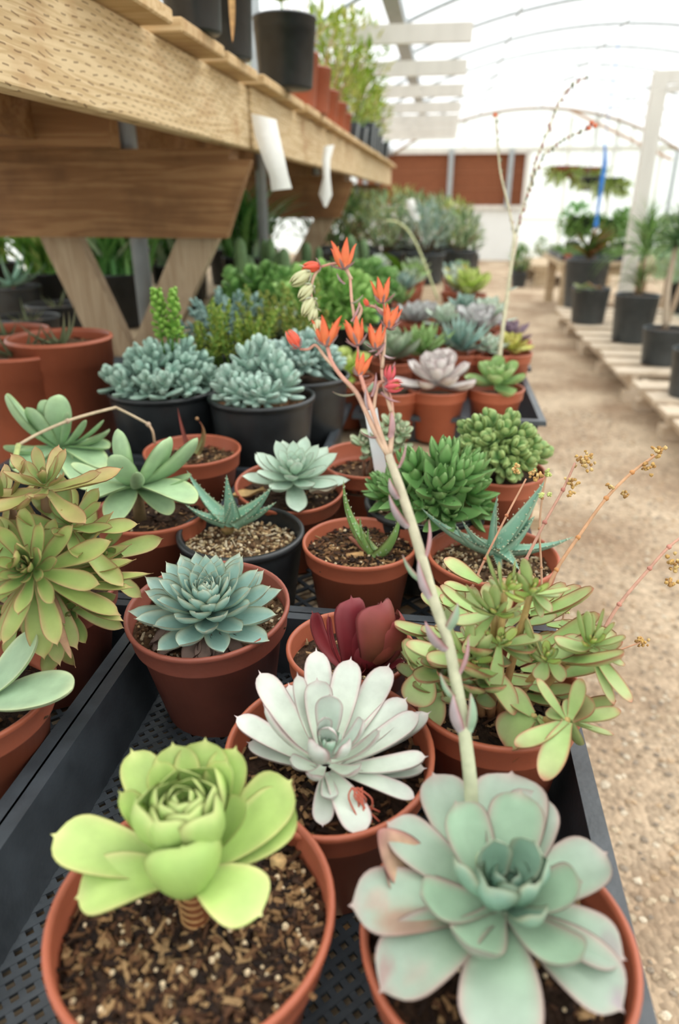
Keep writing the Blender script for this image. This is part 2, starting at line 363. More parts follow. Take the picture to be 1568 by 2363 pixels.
def soil(parent, c, R, depth=.022, chips=0, col=C(62, 46, 34), pal='bark', k=40, size=1.0, tilt=None, amp=.0025):
    m = MB(); rr = R * .93; rings = 7 if chips else 3; v = []; cc = []
    for i in range(rings + 1):
        for j in range(k):
            a = 2 * math.pi * j / k; r = rr * i / rings
            v.append((r * math.cos(a), r * math.sin(a), -depth + (rnd.uniform(-amp, amp) if i < rings else -.002))); cc.append(np.array(col) * rnd.uniform(.6, 1.4))
    v = np.array(v)
    if tilt is not None: v = v @ tilt.T
    m.add(v + np.array(c), [(i * k + j, i * k + (j + 1) % k, (i + 1) * k + (j + 1) % k, (i + 1) * k + j) for i in range(rings) for j in range(k)], np.array(cc))
    o = m.build('soil', SOIL, parent)
    if chips:
        m = MB(); N = MB()
        cols = {'bark': [C(110, 80, 54), C(146, 114, 78), C(78, 54, 38), C(54, 40, 30), C(60, 44, 34), C(160, 130, 92), C(38, 30, 26), C(46, 34, 28), C(90, 62, 42)],
                'grit': [C(190, 170, 130), C(150, 122, 88), C(205, 190, 160), C(110, 84, 58), C(84, 62, 44)]}[pal]
        for i in range(chips):
            a = rnd.uniform(0, 6.28); r = rr * .97 * math.sqrt(rnd.random()); p = V(r * math.cos(a), r * math.sin(a), -depth + rnd.uniform(0, .003))
            if tilt is not None: p = tilt @ p
            p = p + np.array(c); q = rnd.choice(cols) * rnd.uniform(.7, 1.15); u = rnd.random()
            if pal == 'grit' and u < .55: blob(m, p, rnd.uniform(.0012, .0026) * size, q)
            elif u < .05: blob(m, p, rnd.uniform(.0010, .0022) * size, C(215, 195, 160))
            else: chip(m, p, min(.018, .003 + abs(rnd.gauss(0, .005))) * size, rnd.uniform(.001, .0036) * size, rnd.uniform(.0008, .002) * size, q)
        tag(m.build('bark_chips' if pal == 'bark' else 'grit', CHIP, parent, smooth=False), kind='stuff')
    return o
# ------------------------------------------------------------------ the greenhouse
def struct(m, name, material, smooth=False): return tag(m.build(name, material, None, smooth=smooth), kind='structure')
def gravel_mat():
    m = bpy.data.materials.new('gravel_path'); m.use_nodes = True; nt = m.node_tree; n = nt.nodes; l = nt.links; b = n['Principled BSDF']
    b.inputs['Roughness'].default_value = .95; b.inputs['Specular IOR Level'].default_value = .15
    t = n.new('ShaderNodeTexCoord'); vo = n.new('ShaderNodeTexVoronoi'); vo.inputs['Scale'].default_value = 75; l.new(t.outputs['Object'], vo.inputs[0])
    no = n.new('ShaderNodeTexNoise'); no.inputs['Scale'].default_value = 2.2; no.inputs['Detail'].default_value = 8; l.new(t.outputs['Object'], no.inputs[0])
    c1 = n.new('ShaderNodeValToRGB'); e = c1.color_ramp.elements; e[0].position = .35; e[0].color = (*C(158, 134, 110), 1); e[1].position = .68; e[1].color = (*C(206, 186, 160), 1); l.new(no.outputs[0], c1.inputs[0])
    s = n.new('ShaderNodeSeparateColor'); l.new(vo.outputs['Color'], s.inputs[0])
    mr = n.new('ShaderNodeMapRange'); mr.inputs[3].default_value = .72; mr.inputs[4].default_value = 1.18; l.new(s.outputs[0], mr.inputs[0])
    mx = n.new('ShaderNodeVectorMath'); mx.operation = 'SCALE'; l.new(c1.outputs[0], mx.inputs[0]); l.new(mr.outputs[0], mx.inputs['Scale']); l.new(mx.outputs[0], b.inputs[0])
    bp = n.new('ShaderNodeBump'); bp.inputs['Strength'].default_value = .7; bp.inputs['Distance'].default_value = .008; bp.invert = True; l.new(vo.outputs['Distance'], bp.inputs['Height']); l.new(bp.outputs[0], b.inputs['Normal'])
    return m
def film_mat(name, tr, col):
    m = bpy.data.materials.new(name); m.use_nodes = True; nt = m.node_tree; n = nt.nodes; l = nt.links
    for x in list(n):
        if x.type == 'BSDF_PRINCIPLED': n.remove(x)
    a = n.new('ShaderNodeBsdfTransparent'); b = n.new('ShaderNodeBsdfTranslucent'); c = n.new('ShaderNodeBsdfDiffuse'); b.inputs[0].default_value = (*col, 1); c.inputs[0].default_value = (*col, 1)
    m1 = n.new('ShaderNodeMixShader'); m1.inputs[0].default_value = .35; l.new(b.outputs[0], m1.inputs[1]); l.new(c.outputs[0], m1.inputs[2])
    m2 = n.new('ShaderNodeMixShader'); m2.inputs[0].default_value = 1 - tr; l.new(a.outputs[0], m2.inputs[1]); l.new(m1.outputs[0], m2.inputs[2]); l.new(m2.outputs[0], n['Material Output'].inputs[0])
    return m
FILM = film_mat('white_greenhouse_film', .68, (.92, .94, .94)); SHEET = film_mat('corrugated_plastic_sheet', .42, (.90, .95, .93))
m = MB(); m.add([(-9, -3, FLOOR), (9, -3, FLOOR), (9, 20, FLOOR), (-9, 20, FLOOR)], [(0, 1, 2, 3)], WHITE); struct(m, 'floor', gravel_mat())
XC, ZC, RR = 1.692, -3.894, 5.568                       # centre and radius of the arched roof
EX = 2.85; YE = 16.3
def arch(xc, k=28, r=RR, half=EX):
    a = math.asin(half / RR); return [(xc + r * math.sin(t), ZC + r * math.cos(t)) for t in np.linspace(-a, a, k + 1)]
XC2 = XC - 2 * EX - .12
m = MB()
for xc in (XC, XC2):
    A = arch(xc, r=RR + .02); v = [(x, y, z) for y in (-2.5, YE) for x, z in A]; n_ = len(A)
    m.add(v, [(i, i + 1, n_ + i + 1, n_ + i) for i in range(n_ - 1)], WHITE)
o = struct(m, 'ceiling', FILM, True)
ze = arch(XC)[0][1]
m = MB(); box(m, (XC + EX - .01, -2.5, FLOOR), (XC + EX + .01, YE, ze)); struct(m, 'wall_right', SHEET)
m = MB(); box(m, (XC2 - EX - .01, -2.5, FLOOR), (XC2 - EX + .01, YE, ze)); struct(m, 'wall_left', SHEET)
# end wall, with the opening for the brown cooling pad
m = MB()
WX0, WX1, WZ0, WZ1 = -1.9, 1.57, -.13, .88
box(m, (XC2 - EX, YE, FLOOR), (WX0, YE + .03, ze)); box(m, (WX1, YE, FLOOR), (XC + EX, YE + .03, ze)); box(m, (WX0, YE, WZ1), (WX1, YE + .03, ze)) if ze > WZ1 else None
for xc in (XC, XC2):
    A = arch(xc); prism(m, [(x, YE, z) for x, z in A], (0, .03, 0))
struct(m, 'wall_far', SHEET)
PANEL = mat('white_painted_panel', C(226, 228, 226), rough=.6, noise=.02, nscale=3)
m = MB(); box(m, (WX0, YE - .02, FLOOR), (WX1, YE + .03, WZ0)); struct(m, 'wall_far_lower', PANEL)
m = MB(); box(m, (XC2 - EX, -2.52, FLOOR), (XC + EX, -2.5, ze)); 
for xc in (XC, XC2): prism(m, [(x, -2.52, z) for x, z in arch(xc)], (0, .03, 0))
struct(m, 'wall_near', SHEET)
PADM = mat('brown_cooling_pad', C(126, 74, 46), rough=.9, noise=.2, nscale=30, stretch=(.3, 1, 6), bump=.5, bscale=60)
w_ = MB(); box(w_, (WX0, YE - .0, WZ0), (WX1, YE + .1, WZ1)); wo = tag(w_.build('window_1', PADM, None, smooth=False), kind='structure')
f = MB(); box(f, (WX0, YE - .10, WZ0 - .05), (WX1 + .12, YE - .02, WZ0 + .02)); box(f, (WX0, YE - .10, WZ1 - .02), (WX1 + .12, YE - .02, WZ1 + .06)); box(f, (WX1 - .0, YE - .10, WZ0), (WX1 + .09, YE - .02, WZ1))
f.build('window_frame', WHITEP, wo, smooth=False)
for z in (.2, .53):
    f = MB(); box(f, (WX0, YE - .012, z - .008), (WX1, YE - .001, z + .008)); f.build('pad_batten', mat('rust_batten', C(150, 96, 66), rough=.8), wo, smooth=False)
# framing of the end wall and side
t1 = MB()
for x in (.06, 1.27): box(t1, (x - .05, YE - .16, FLOOR if x < 0 else -.16), (x + .05, YE - .1, WZ1 + .06))
struct(t1, 'trim_1', STEEL)
t2 = MB()
for x in (2.4, 3.3, 4.2): box(t2, (x - .02, YE - .06, FLOOR), (x + .02, YE - .01, 1.5 if x < 3.5 else 1.0))
for x in (.3, .95, 2.0, 2.9, 3.6): box(t2, (x - .015, YE - .05, .9), (x + .015, YE - .01, ZC + math.sqrt(RR ** 2 - (x - XC) ** 2)))
box(t2, (-1, YE - .09, .89), (4.5, YE - .02, .97)); box(t2, (WX1, YE - .05, -.40), (4.5, YE - .02, -.36))
struct(t2, 'trim_2', mat('pale_batten', C(205, 203, 190), rough=.7))
t3 = MB(); tube(t3, [(2.3, YE - .1, 1.62), (3.4, YE - .1, 1.15), (4.4, YE - .1, .72)], .03, WHITE, 6); struct(t3, 'trim_3', mat('rusty_brace', C(190, 160, 138), rough=.7))
k = 4
hy = [1.6, 2.82, 4.04, 5.26, 6.46, 7.68, 8.9, 10.1, 11.3, 12.5, 13.75, 15.0, 16.2]
for y in hy:
    m = MB()
    for xc in (XC, XC2): tube(m, [(x, y, z) for x, z in arch(xc, 12, RR - .02)], .016 if y < 16 else .030, WHITE, 6)
    struct(m, 'trim_%d' % k, STEEL if y < 16 else mat('rusted_end_hoop', C(150, 128, 104), rough=.8), True); k += 1
m = MB(); obox(m, (XC - EX - .06, -2.4, ze - .02), (XC - EX - .06, YE, ze - .02), .16, .06); struct(m, 'trim_%d' % k, STEEL); k += 1      # gutter between the bays
m = MB(); obox(m, (-.42, 2.0, 1.19), (-.42, 12.6, 1.19), .11, .09); struct(m, 'trim_%d' % k, STEEL); k += 1
m = MB()
for x in (.55, 1.7, 2.9): z = ZC + math.sqrt((RR - .04) ** 2 - (x - XC) ** 2); tube(m, [(x, -2.4, z), (x, YE - .05, z)], .010, WHITE, 6)
struct(m, 'trim_%d' % k, STEEL, True); k += 1
m = MB()
for y in hy[::1]: box(m, (XC + EX - .09, y - .03, FLOOR), (XC + EX - .03, y + .03, ze))
struct(m, 'trim_%d' % k, STEEL)
# loose stones of the path
m = MB(); sc = [C(196, 178, 152), C(170, 150, 126), C(214, 200, 178), C(150, 136, 120), C(186, 160, 130)]
for i in range(5200):
    y = .15 + 4.2 * rnd.random() ** 1.8; x = rnd.uniform(.22, 1.12); blob(m, V(x, y, FLOOR + .001), rnd.uniform(.003, .0085) * (1.4 if rnd.random() < .06 else 1), rnd.choice(sc) * rnd.uniform(.8, 1.1), jit=.5, sq=(1.2, 1, .6))
tag(m.build('gravel', CHIP, None, smooth=False), 'loose pale stones strewn over the sandy path beside the display table', 'gravel', kind='stuff')

# ------------------------------------------------------------------ overhead boards, pipes, wooden post
for i, y in enumerate((4.95, 6.15, 7.35, 8.6, 9.8, 11.0, 12.2)):
    m = MB(); x1 = .10; obox(m, (-2.2, y, .90 - .004 * i), (x1, y, .90), .04, .10)
    o = m.build('overhead_board', WHITEP, None, smooth=False)
    tag(o, ['nearest whitewashed overhead crossboard above the upper bench', 'second whitewashed overhead crossboard from the camera', 'third whitewashed overhead crossboard from the camera'][i] if i < 3 else 'whitewashed overhead crossboard in the receding far part of the row', 'board', 'overhead boards')
for i, y in enumerate((1.97, 3.42, 4.9, 6.4, 7.9, 9.4)):
    m = MB(); zt = ZC + math.sqrt(RR ** 2 - (-.84 - XC) ** 2) if 0 else 1.05
    tube(m, [(-.84, y, TABLE - .0 if i < 4 else FLOOR), (-.84, y, zt)], .024, WHITE, 14)
    tag(m.build('steel_post', STEEL, None), ['grey steel pipe post between the V legs of the nearest trestle', 'grey steel pipe post just right of the nearest trestle', 'third grey steel pipe post under the upper bench'][i] if i < 3 else 'thin grey steel pipe post far along the upper bench', 'post', 'steel posts along the bench')
m = MB(); px_, py_ = 1.60, 6.6; obox(m, (px_, py_, -1.0), (px_, py_, .90), .11, .10, up=(0, 1, 0))
o = thing('wooden_post', 'tall white wooden post standing at the pallets right of the path', 'post', (px_, py_, -1.0)); m.build('post', WHITEP, o, smooth=False)
m = MB(); obox(m, (1.55, 6.6, .87), (2.6, 6.6, .87), .05, .09); obox(m, (1.66, 6.55, .78), (4.3, 6.1, .95), .04, .05); m.build('crossbeam', WHITEP, o, smooth=False)

# ------------------------------------------------------------------ lower display table
t = thing('display_table', 'long low wooden display table that carries all the trays of succulents', 'table', (-.8, .5, FLOOR))
ZT = TABLE - .004
y = -.1
while y < 6.9:
    m = MB(); wd = .135; e = rnd.uniform(-.012, .012)
    box(m, (-2.3, y, ZT - .022), (.150 + e + (.03 if y > 1 else 0), y + wd, ZT + rnd.uniform(-.001, 0)), bev=.002); m.build('plank', DECK, t, smooth=False); y += wd + .008
m = MB()
for x in (-2.2, -1.2, -.1): box(m, (x - .02, -.1, ZT - .12), (x + .02, 6.9, ZT - .022))
m.build('joist', DECK, t, smooth=False)
for y in (.4, 2.6, 4.8, 6.6):
    for x in (-2.1, -.15):
        m = MB(); box(m, (x - .045, y - .045, FLOOR), (x + .045, y + .045, ZT - .12)); m.build('leg', DECK, t, smooth=False)

# ------------------------------------------------------------------ upper bench
ub = thing('plant_bench', 'raised pine bench with slatted top and incised front rail over the table', 'bench', (-.87, 1.9, TABLE))
for (y0, y1, x) in ((.45, 1.93, -.50), (1.935, 4.35, -.49), (4.355, 6.9, -.50)):
    m = MB(); box(m, (x - .038, y0, .116), (x, y1, .254), bev=.004); m.build('rail', PINE, ub, smooth=False)
m = MB(); box(m, (-1.26, .45, .116), (-1.222, 6.9, .254)); m.build('rail', PINE_D, ub, smooth=False)
m = MB(); box(m, (-.90, .45, .116), (-.862, 6.9, .254)); m.build('rail', PINE_D, ub, smooth=False)
y = .455
sl = 0
while y < 6.8:
    m = MB(); w_ = .243; e = rnd.uniform(-.006, .006); zb = .2545
    box(m, (-1.30, y, zb), (-.452 + e, y + w_, zb + .022), bev=.003)
    m.build('slat', PINE_S, ub, smooth=False); y += .292
def trestle(y0):
    m = MB(); prism(m, [(-.485, y0, .09), (-.56, y0, -.092), (-1.20, y0, -.092), (-1.275, y0, .09)], (0, .038, 0)); m.build('apron', PINE_D, ub, smooth=False)
    m = MB(); prism(m, [(-.665, y0 + .04, -.02), (-.553, y0 + .04, -.02), (-.80, y0 + .04, TABLE), (-.915, y0 + .04, TABLE)][::1], (0, .04, 0)); m.build('leg', LEGW, ub, smooth=False)
    m = MB(); prism(m, [(-1.15, y0 - .005 + .082, -.02), (-1.035, y0 + .077, -.02), (-.865, y0 + .077, TABLE), (-.985, y0 + .077, TABLE)], (0, .04, 0)); m.build('leg', LEGW, ub, smooth=False)
    m = MB(); box(m, (-1.22, y0 + .005, .088), (-.54, y0 + .09, .116)); m.build('crosspiece', PINE_D, ub, smooth=False)
trestle(1.87); trestle(4.0); trestle(6.2)
m = MB(); box(m, (-1.22, 1.55, .10), (-.70, 1.60, .20)); box(m, (-1.22, 1.30, .12), (-.92, 1.34, .20)); m.build('block', PINE_D, ub, smooth=False)

def paper(label, pts, w, y, curl, sx=0):
    m = MB(); pts = np.array(pts, float); n = len(pts); k_ = 6; v = []
    for i, (x, z) in enumerate(pts):
        for j in range(k_ + 1):
            u = j / k_ - .5; v.append((x - .035 * 0 + curl[i] * (u + .5) ** 2 * w + sx * 0 + .0, y + u * w, z + .0))
    v = np.array(v); f = [(i * (k_ + 1) + j, i * (k_ + 1) + j + 1, (i + 1) * (k_ + 1) + j + 1, (i + 1) * (k_ + 1) + j) for i in range(n - 1) for j in range(k_)]
    m.add(np.concatenate([v, v + V(-.0006, 0, 0)]), f + [tuple(q + len(v) for q in g[::-1]) for g in f], WHITE)
    return m
def hanging_tag(label, px, y, w, quad):
    """a sheet of paper hanging off the rail: quad = pixel outline rows (left, right) from top to bottom, at depth y"""
    m = MB(); v = []; k_ = 5; n = len(quad)
    for i, ((xl, yl), (xr, yr), dy) in enumerate(quad):
        a, b = PY(xl, yl, y + dy), PY(xr, yr, y + dy + .01)
        for j in range(k_ + 1):
            u = j / k_; p = a + (b - a) * u + V(0, -.012 * math.sin(u * math.pi), 0); v.append(p)
    v = np.array(v); f = [(i * (k_ + 1) + j, (i + 1) * (k_ + 1) + j, (i + 1) * (k_ + 1) + j + 1, i * (k_ + 1) + j + 1) for i in range(n - 1) for j in range(k_)]
    m.add(np.concatenate([v, v + V(0, .0008, 0)]), f + [tuple(q + len(v) for q in g[::-1]) for g in f], WHITE)
    return tag(m.build('price_tag', PAPER, None), label, 'tag', 'paper tags on the bench rail')
hanging_tag('large white paper tag stapled at the rail joint, nearest of the hanging tags', 0, 1.90, 0,
            [((580, 262), (638, 276), 0), ((588, 310), (646, 316), -.02), ((604, 358), (657, 362), -.035), ((622, 405), (664, 398), -.03), ((627, 441), (674, 435), -.02)])
m = MB(); f_ = []
hanging_tag('narrow twisted white paper tag hanging second along the rail', 0, 2.55, 0,
            [((748, 338), (772, 334), 0), ((744, 372), (763, 368), -.02), ((746, 410), (762, 405), -.03), ((736, 448), (767, 450), -.02), ((748, 477), (754, 478), -.02)])
hanging_tag('small flat white paper tag hanging third along the rail', 0, 4.4, 0, [((936, 462), (955, 458), 0), ((945, 490), (964, 484), -.02), ((953, 512), (971, 508), -.02)])
hanging_tag('tiny white paper tag at the far end of the bench rail', 0, 5.6, 0, [((972, 472), (984, 470), 0), ((978, 488), (990, 484), 0), ((985, 500), (996, 492), 0)])

# ------------------------------------------------------------------ trays
def tray(label, x0, x1, y0, y1, zr=-.395, mesh=0.0, bar=.0042, flange=.009, z0=TABLE, draft=.010, group='black plant trays'):
    t = thing('plant_tray', label, 'tray', ((x0 + x1) / 2, (y0 + y1) / 2, z0), group)
    m = MB(); T = .0022
    a = [(x0, y0), (x1, y0), (x1, y1), (x0, y1)]; b = [(x0 + draft, y0 + draft), (x1 - draft, y0 + draft), (x1 - draft, y1 - draft), (x0 + draft, y1 - draft)]
    o_ = [(x0 - flange, y0 - flange), (x1 + flange, y0 - flange), (x1 + flange, y1 + flange), (x0 - flange, y1 + flange)]
    q = lambda s, e: [(x + (e if i in (0, 3) else -e), y + (e if i < 2 else -e)) for i, (x, y) in enumerate(s)]
    rings = [(q(b, 0), z0 + .002), (q(a, 0), zr - .004), (q(o_, 0), zr - .004), (q(o_, -.0015), zr - .010), (q(o_, -.003), zr - .010), (q(o_, -.002), zr), (q(a, T), zr), (q(b, T), z0 + .004)]
    v = [(x, y, z) for r, z in rings for x, y in r]; n = len(rings)
    m.add(v, [(i * 4 + j, i * 4 + (j + 1) % 4, ((i + 1) % n) * 4 + (j + 1) % 4, ((i + 1) % n) * 4 + j) for i in range(n) for j in range(4)], WHITE)
    m.build('tray_wall', TRAYM, t, smooth=False)
    m = MB(); bx0, bx1, by0, by1 = b[0][0], b[1][0], b[0][1], b[2][1]; zf = z0 + .003
    if mesh:
        w = bar; L = (bx1 - bx0) + (by1 - by0)
        e = .004; box(m, (bx0, by0, zf - .002), (bx0 + e, by1, zf + .0012)); box(m, (bx1 - e, by0, zf - .002), (bx1, by1, zf + .0012)); box(m, (bx0, by0, zf - .002), (bx1, by0 + e * .5, zf + .0011)); box(m, (bx0, by1 - e * .5, zf - .002), (bx1, by1, zf + .0011))
        c_ = -L
        while c_ < L:
            for sg in (1, -1):                      # line y = sg*x + c clipped to the floor rectangle
                pts = []
                yy = lambda x: by0 + sg * (x - (bx0 if sg > 0 else bx1)) + c_
                xa, xb = bx0, bx1
                if sg > 0: xa = max(xa, bx0 - c_); xb = min(xb, bx0 - c_ + (by1 - by0))
                else: xb = min(xb, bx1 + c_); xa = max(xa, bx1 + c_ - (by1 - by0))
                if xb - xa > .004: obox(m, (xa, yy(xa), zf + (.0004 if sg > 0 else 0)), (xb, yy(xb), zf + (.0004 if sg > 0 else 0)), w, .003)
            c_ += mesh * 1.414
    else: box(m, (bx0, by0, z0), (bx1, by1, z0 + .002))
    m.build('tray_floor', TRAYM, t, smooth=False)
    return t
tray('near black mesh-bottomed tray holding the lime, blue-green and white rosettes', -.272, .124, .10, .598, mesh=.0098, bar=.0046)
tray('black open-mesh tray behind, holding the three potted aloes', -.272, .124, .618, 1.01, mesh=.026, bar=.005)
tray('black tray at the left edge with the reddish aeonium cluster', -.688, -.292, .10, .598, mesh=.013)
tray('black tray at left carrying the paddle plants and the withered aloe pot', -.688, -.292, .618, 1.01, mesh=.013)
tray('black tray holding the blue sedums in black pots', -.66, -.186, 1.055, 1.60, mesh=.013)
tray('solid black tray beside the path with the grey-pink echeveria', -.155, .212, 1.385, 1.84, zr=-.402)
tray('black tray at far left holding the tall orange pots', -1.22, -.79, 1.15, 1.84, zr=-.402)
tray('second solid black tray along the path beyond the grey-pink echeveria', -.155, .235, 1.87, 2.42, zr=-.402)
tray('third black tray along the path of silvery rosettes', -.155, .235, 2.45, 3.0, zr=-.402)
# ------------------------------------------------------------------ pallets along the right side
def pallet(label, x0, x1, y0, y1):
    t = thing('wooden_pallet', label, 'pallet', ((x0 + x1) / 2, (y0 + y1) / 2, FLOOR), 'pallets right of the path'); y = y0; i = 0
    while y < y1 - .1:
        m = MB(); box(m, (x0 + rnd.uniform(-.025, .025), y, -1.022), (x1, y + .17, -1.0), bev=.002); m.build('plank', PALE, t, smooth=False); y += .275; i += 1
    for x in (x0 + .10, (x0 + x1) / 2, x1 - .08):
        m = MB(); box(m, (x - .02, y0, -1.11), (x + .02, y1 - .05, -1.022)); m.build('stringer', PALE, t, smooth=False)
    for yy in (y0, (y0 + y1) / 2, y1 - .15):
        m = MB(); box(m, (x0 + .08, yy, -1.13), (x1, yy + .1, -1.11)); m.build('plank', PALE, t, smooth=False)
        for x in (x0 + .10, (x0 + x1) / 2, x1 - .08):
            m = MB(); box(m, (x - .05, yy, FLOOR), (x + .05, yy + .1, -1.13)); m.build('block', PALE, t, smooth=False)
pallet('nearest bleached wooden pallet at the right edge', 1.19, 2.3, 3.1, 4.55)
pallet('middle bleached wooden pallet beneath the slender-trunked plants', 1.16, 2.3, 4.6, 6.25)
pallet('far bleached wooden pallet beneath the two stout black pots', 1.17, 2.3, 6.3, 7.75)
t = thing('wooden_table', 'weathered wooden table with seedling trays at the far right', 'table', (1.9, 9.0, FLOOR))
m = MB()
for i in range(7): box(m, (1.26, 8.3 + i * .2, -.66), (2.6, 8.3 + i * .2 + .185, -.62))
m.build('tabletop', DECK, t, smooth=False)
m = MB(); box(m, (1.34, 8.36, -.76), (2.55, 8.40, -.66)); box(m, (1.34, 9.6, -.76), (2.55, 9.64, -.66)); m.build('apron', DECK, t, smooth=False)
for x, y in ((1.38, 8.42), (1.38, 9.58), (2.5, 8.42), (2.5, 9.58), (1.6, 8.9)):
    m = MB(); box(m, (x - .05, y - .05, FLOOR), (x + .05, y + .05, -.66)); m.build('leg', DECK, t, smooth=False)
t = thing('low_bench', 'low pale bench at the far end of the path', 'bench', (2.0, 12.2, FLOOR))
m = MB(); box(m, (1.35, 11.3, -.98), (2.5, 12.9, -.90)); m.build('seat', DECK, t, smooth=False)
for x, y in ((1.5, 11.4), (1.5, 12.8), (2.4, 11.4), (2.4, 12.8)):
    m = MB(); box(m, (x - .1, y - .08, FLOOR), (x + .1, y + .08, -.98)); m.build('leg', DECK, t, smooth=False)
# ------------------------------------------------------------------ hero plants near the camera
ZR = -.345                                              # rim height of the 15 cm pots
def wpx(w, d): return w * d / F
def dep(p): return float(np.array(p) @ fwd)
def hero(m, B, leaves, prof, col, tip=None, edge=None, zoom=(1, 0, 0), out=.004, wf=1.0, **kw):
    """leaves: (tip x, tip y, tip height above the base, width in px, options)"""
    k, ox, oy = zoom; B = np.array(B)
    for L in leaves:
        x, y, dz, w = L[:4]; o = dict(L[4]) if len(L) > 4 else {}
        b = B + np.array(o.pop('b', (0, 0, 0))); z = B[2] + dz; T = P(ox + x / k, oy + y / k, z)
        h = T - b; h[2] = 0; r = norm(h); kk = dict(prof=prof, col=col, tip=tip, edge=edge); kk.update(kw); kk.update(o)
        leaf(m, b + r * out, T, wf * wpx(w / k, (dep(T) + dep(b)) / 2), **kk)
# F1 lime aeonium -----------------------------------------------------------
c = V(-.113, .240, ZR); t = thing('potted_aeonium', 'lime green aeonium on a brown stem in the large front terracotta pot', 'potted succulent', (c[0], c[1], ZR - .115), 'potted succulents')
pot(t, c, .0765, .115); soil(t, c, .0765, .020, chips=2300, col=C(48, 35, 26), k=56)
B = P(436, 2012, -.327); S = P(452, 2120, -.364)
m = MB(); tube(m, [S + V(0, 0, -.01), S * .6 + B * .4 + V(.0015, 0, 0), B + V(0, 0, .004)], [.0075, .0068, .0075], C(126, 78, 48), 12)
for i in range(7): q = S + (B - S) * (i + .5) / 7; tube(m, [q + V(math.cos(a), math.sin(a), .12 * math.sin(2 * a)) * .0074 for a in np.linspace(0, 6.28, 12)], .0007, C(176, 136, 88), 5)
m.build('stem', STEM, t)
lime, limee = C(176, 204, 116), C(226, 216, 150)
m = MB(); Z3 = (1.96, 0, 1700)
hero(m, B, [(228, 440, .018, 290, dict(bend=-.03, cup=.10)), (335, 735, .002, 300, dict(bend=.10, cup=.08)), (1190, 815, .002, 300, dict(bend=.10, cup=.08)),
            (1343, 285, .022, 290, dict(cup=.12, roll=.25)), (1325, 190, .030, 300, dict(cup=.12, roll=.1)), (825, 488, .038, 345, dict(bend=-.16, cup=.22, b=(0, -.004, -.006))),
            (590, 50, .036, 200, dict()), (930, 0, .046, 260, dict(cup=.2)), (1070, 38, .044, 215, dict()), (780, 20, .047, 220, dict())],
     OBOV, lime, C(190, 212, 132), limee, Z3, out=.005, nu=18, nv=10, thick=.13, bend=-.08, back=C(150, 185, 96))
hero(m, B + V(0, 0, .005), [(612, 268, .034, 225, dict(bend=-.14, az=-2.5)), (875, 285, .036, 250, dict(bend=-.16, az=-1.35)), (1115, 270, .032, 150, dict(bend=-.12, roll=.3)), (535, 242, .034, 130, dict(bend=-.1)),
            (705, 95, .046, 150, dict(bend=-.1)), (1030, 92, .046, 170, dict(bend=-.1))],
     OBOV, lime, C(186, 208, 128), limee, Z3, out=.004, nu=16, nv=8, thick=.13, cup=.3, back=C(158, 190, 104))
for i in range(15):                                     # the closed heart
    u = i / 14; a = 1.1 + i * 2.39996; r = V(math.cos(a), math.sin(a), 0); q = B + V(-.002, .007, .012 + .014 * u)
    leaf(m, q + r * (.010 * (1 - u) + .001), q + r * (.020 * (1 - u) + .002) + V(0, 0, .036 - .014 * u), .033 - .019 * u, OBOV, C(160, 192, 104) * (1 - .12 * u), C(172, 200, 116), C(206, 208, 140), cup=.42, bend=-.18, thick=.11, curl=-.05, nu=12, nv=8, az=a)
m.build('rosette', LEAF, t)
m = MB(); q = P(643, 1988, c[2] - .018); blob(m, q, .0062, C(205, 172, 120), jit=.2, sq=(1, 1, .7)); m.build('pebble', CHIP, t)
# F2 blue-green echeveria ---------------------------------------------------
c = V(.048, .249, ZR - .004); t2 = thing('potted_echeveria', 'large blue-green echeveria with a tall orange flower stalk in the right front pot', 'potted succulent', (c[0], c[1], ZR - .115), 'potted succulents')
pot(t2, c, .0715, .113); soil(t2, c, .0715, .020, chips=500, col=C(52, 38, 28))
B = P(1155, 2098, -.338); m = MB(); Z4 = (1.917, 750, 1700)
bg1, bg2, be = C(154, 182, 154), C(158, 168, 158), C(186, 148, 144)
hero(m, B, [(475, 152, .022, 235), (828, 148, .026, 320), (948, 232, .024, 240, dict(roll=.2)), (268, 372, .020, 225, dict(bend=-.02, cup=.12)), (1255, 508, .016, 250),
            (100, 770, .006, 310, dict(bend=.06, cup=.1, curl=.05, scar=[(.62, .55, .22, .5, C(164, 124, 104)), (.8, -.1, .1, .3, C(170, 150, 136))])), (235, 1140, -.002, 300, dict(bend=.10, wave=.02, scar=[(.75, .3, .10, .3, C(168, 164, 150)), (.9, -.4, .08, .3, C(160, 130, 124))])), (770, 1420, -.004, 330, dict(bend=.08, cup=.1)),
            (1330, 1225, -.002, 290, dict(bend=.08, scar=[(.93, .2, .06, .4, C(158, 146, 150))])), (1338, 990, .002, 250, dict(bend=.05, scar=[(.86, .2, .10, .5, C(146, 140, 136))]))],
     PR(.32, .76, 2.5, 2.1, .11), bg1, bg2, be, Z4, wf=1.08, keel=.6, jit=.09, out=.004, nu=20, nv=10, thick=.10, cup=.14, bend=-.04, wave=.008, back=C(150, 150, 140))
hero(m, B + V(0, 0, .004), [(575, 280, .034, 225), (870, 232, .036, 240), (1150, 648, .024, 215, dict(curl=.04)), (1150, 1035, .012, 210, dict(curl=.12)), (620, 1000, .012, 235, dict(curl=.22)), (392, 720, .022, 190, dict(curl=.12, roll=-.2))],
     PR(.36, .74, 2.5, 2.1, .11), bg1 * .96, bg1, be, Z4, wf=1.05, keel=.5, jit=.08, out=.004, nu=20, nv=10, thick=.11, cup=.2, bend=-.07, back=C(150, 150, 140))
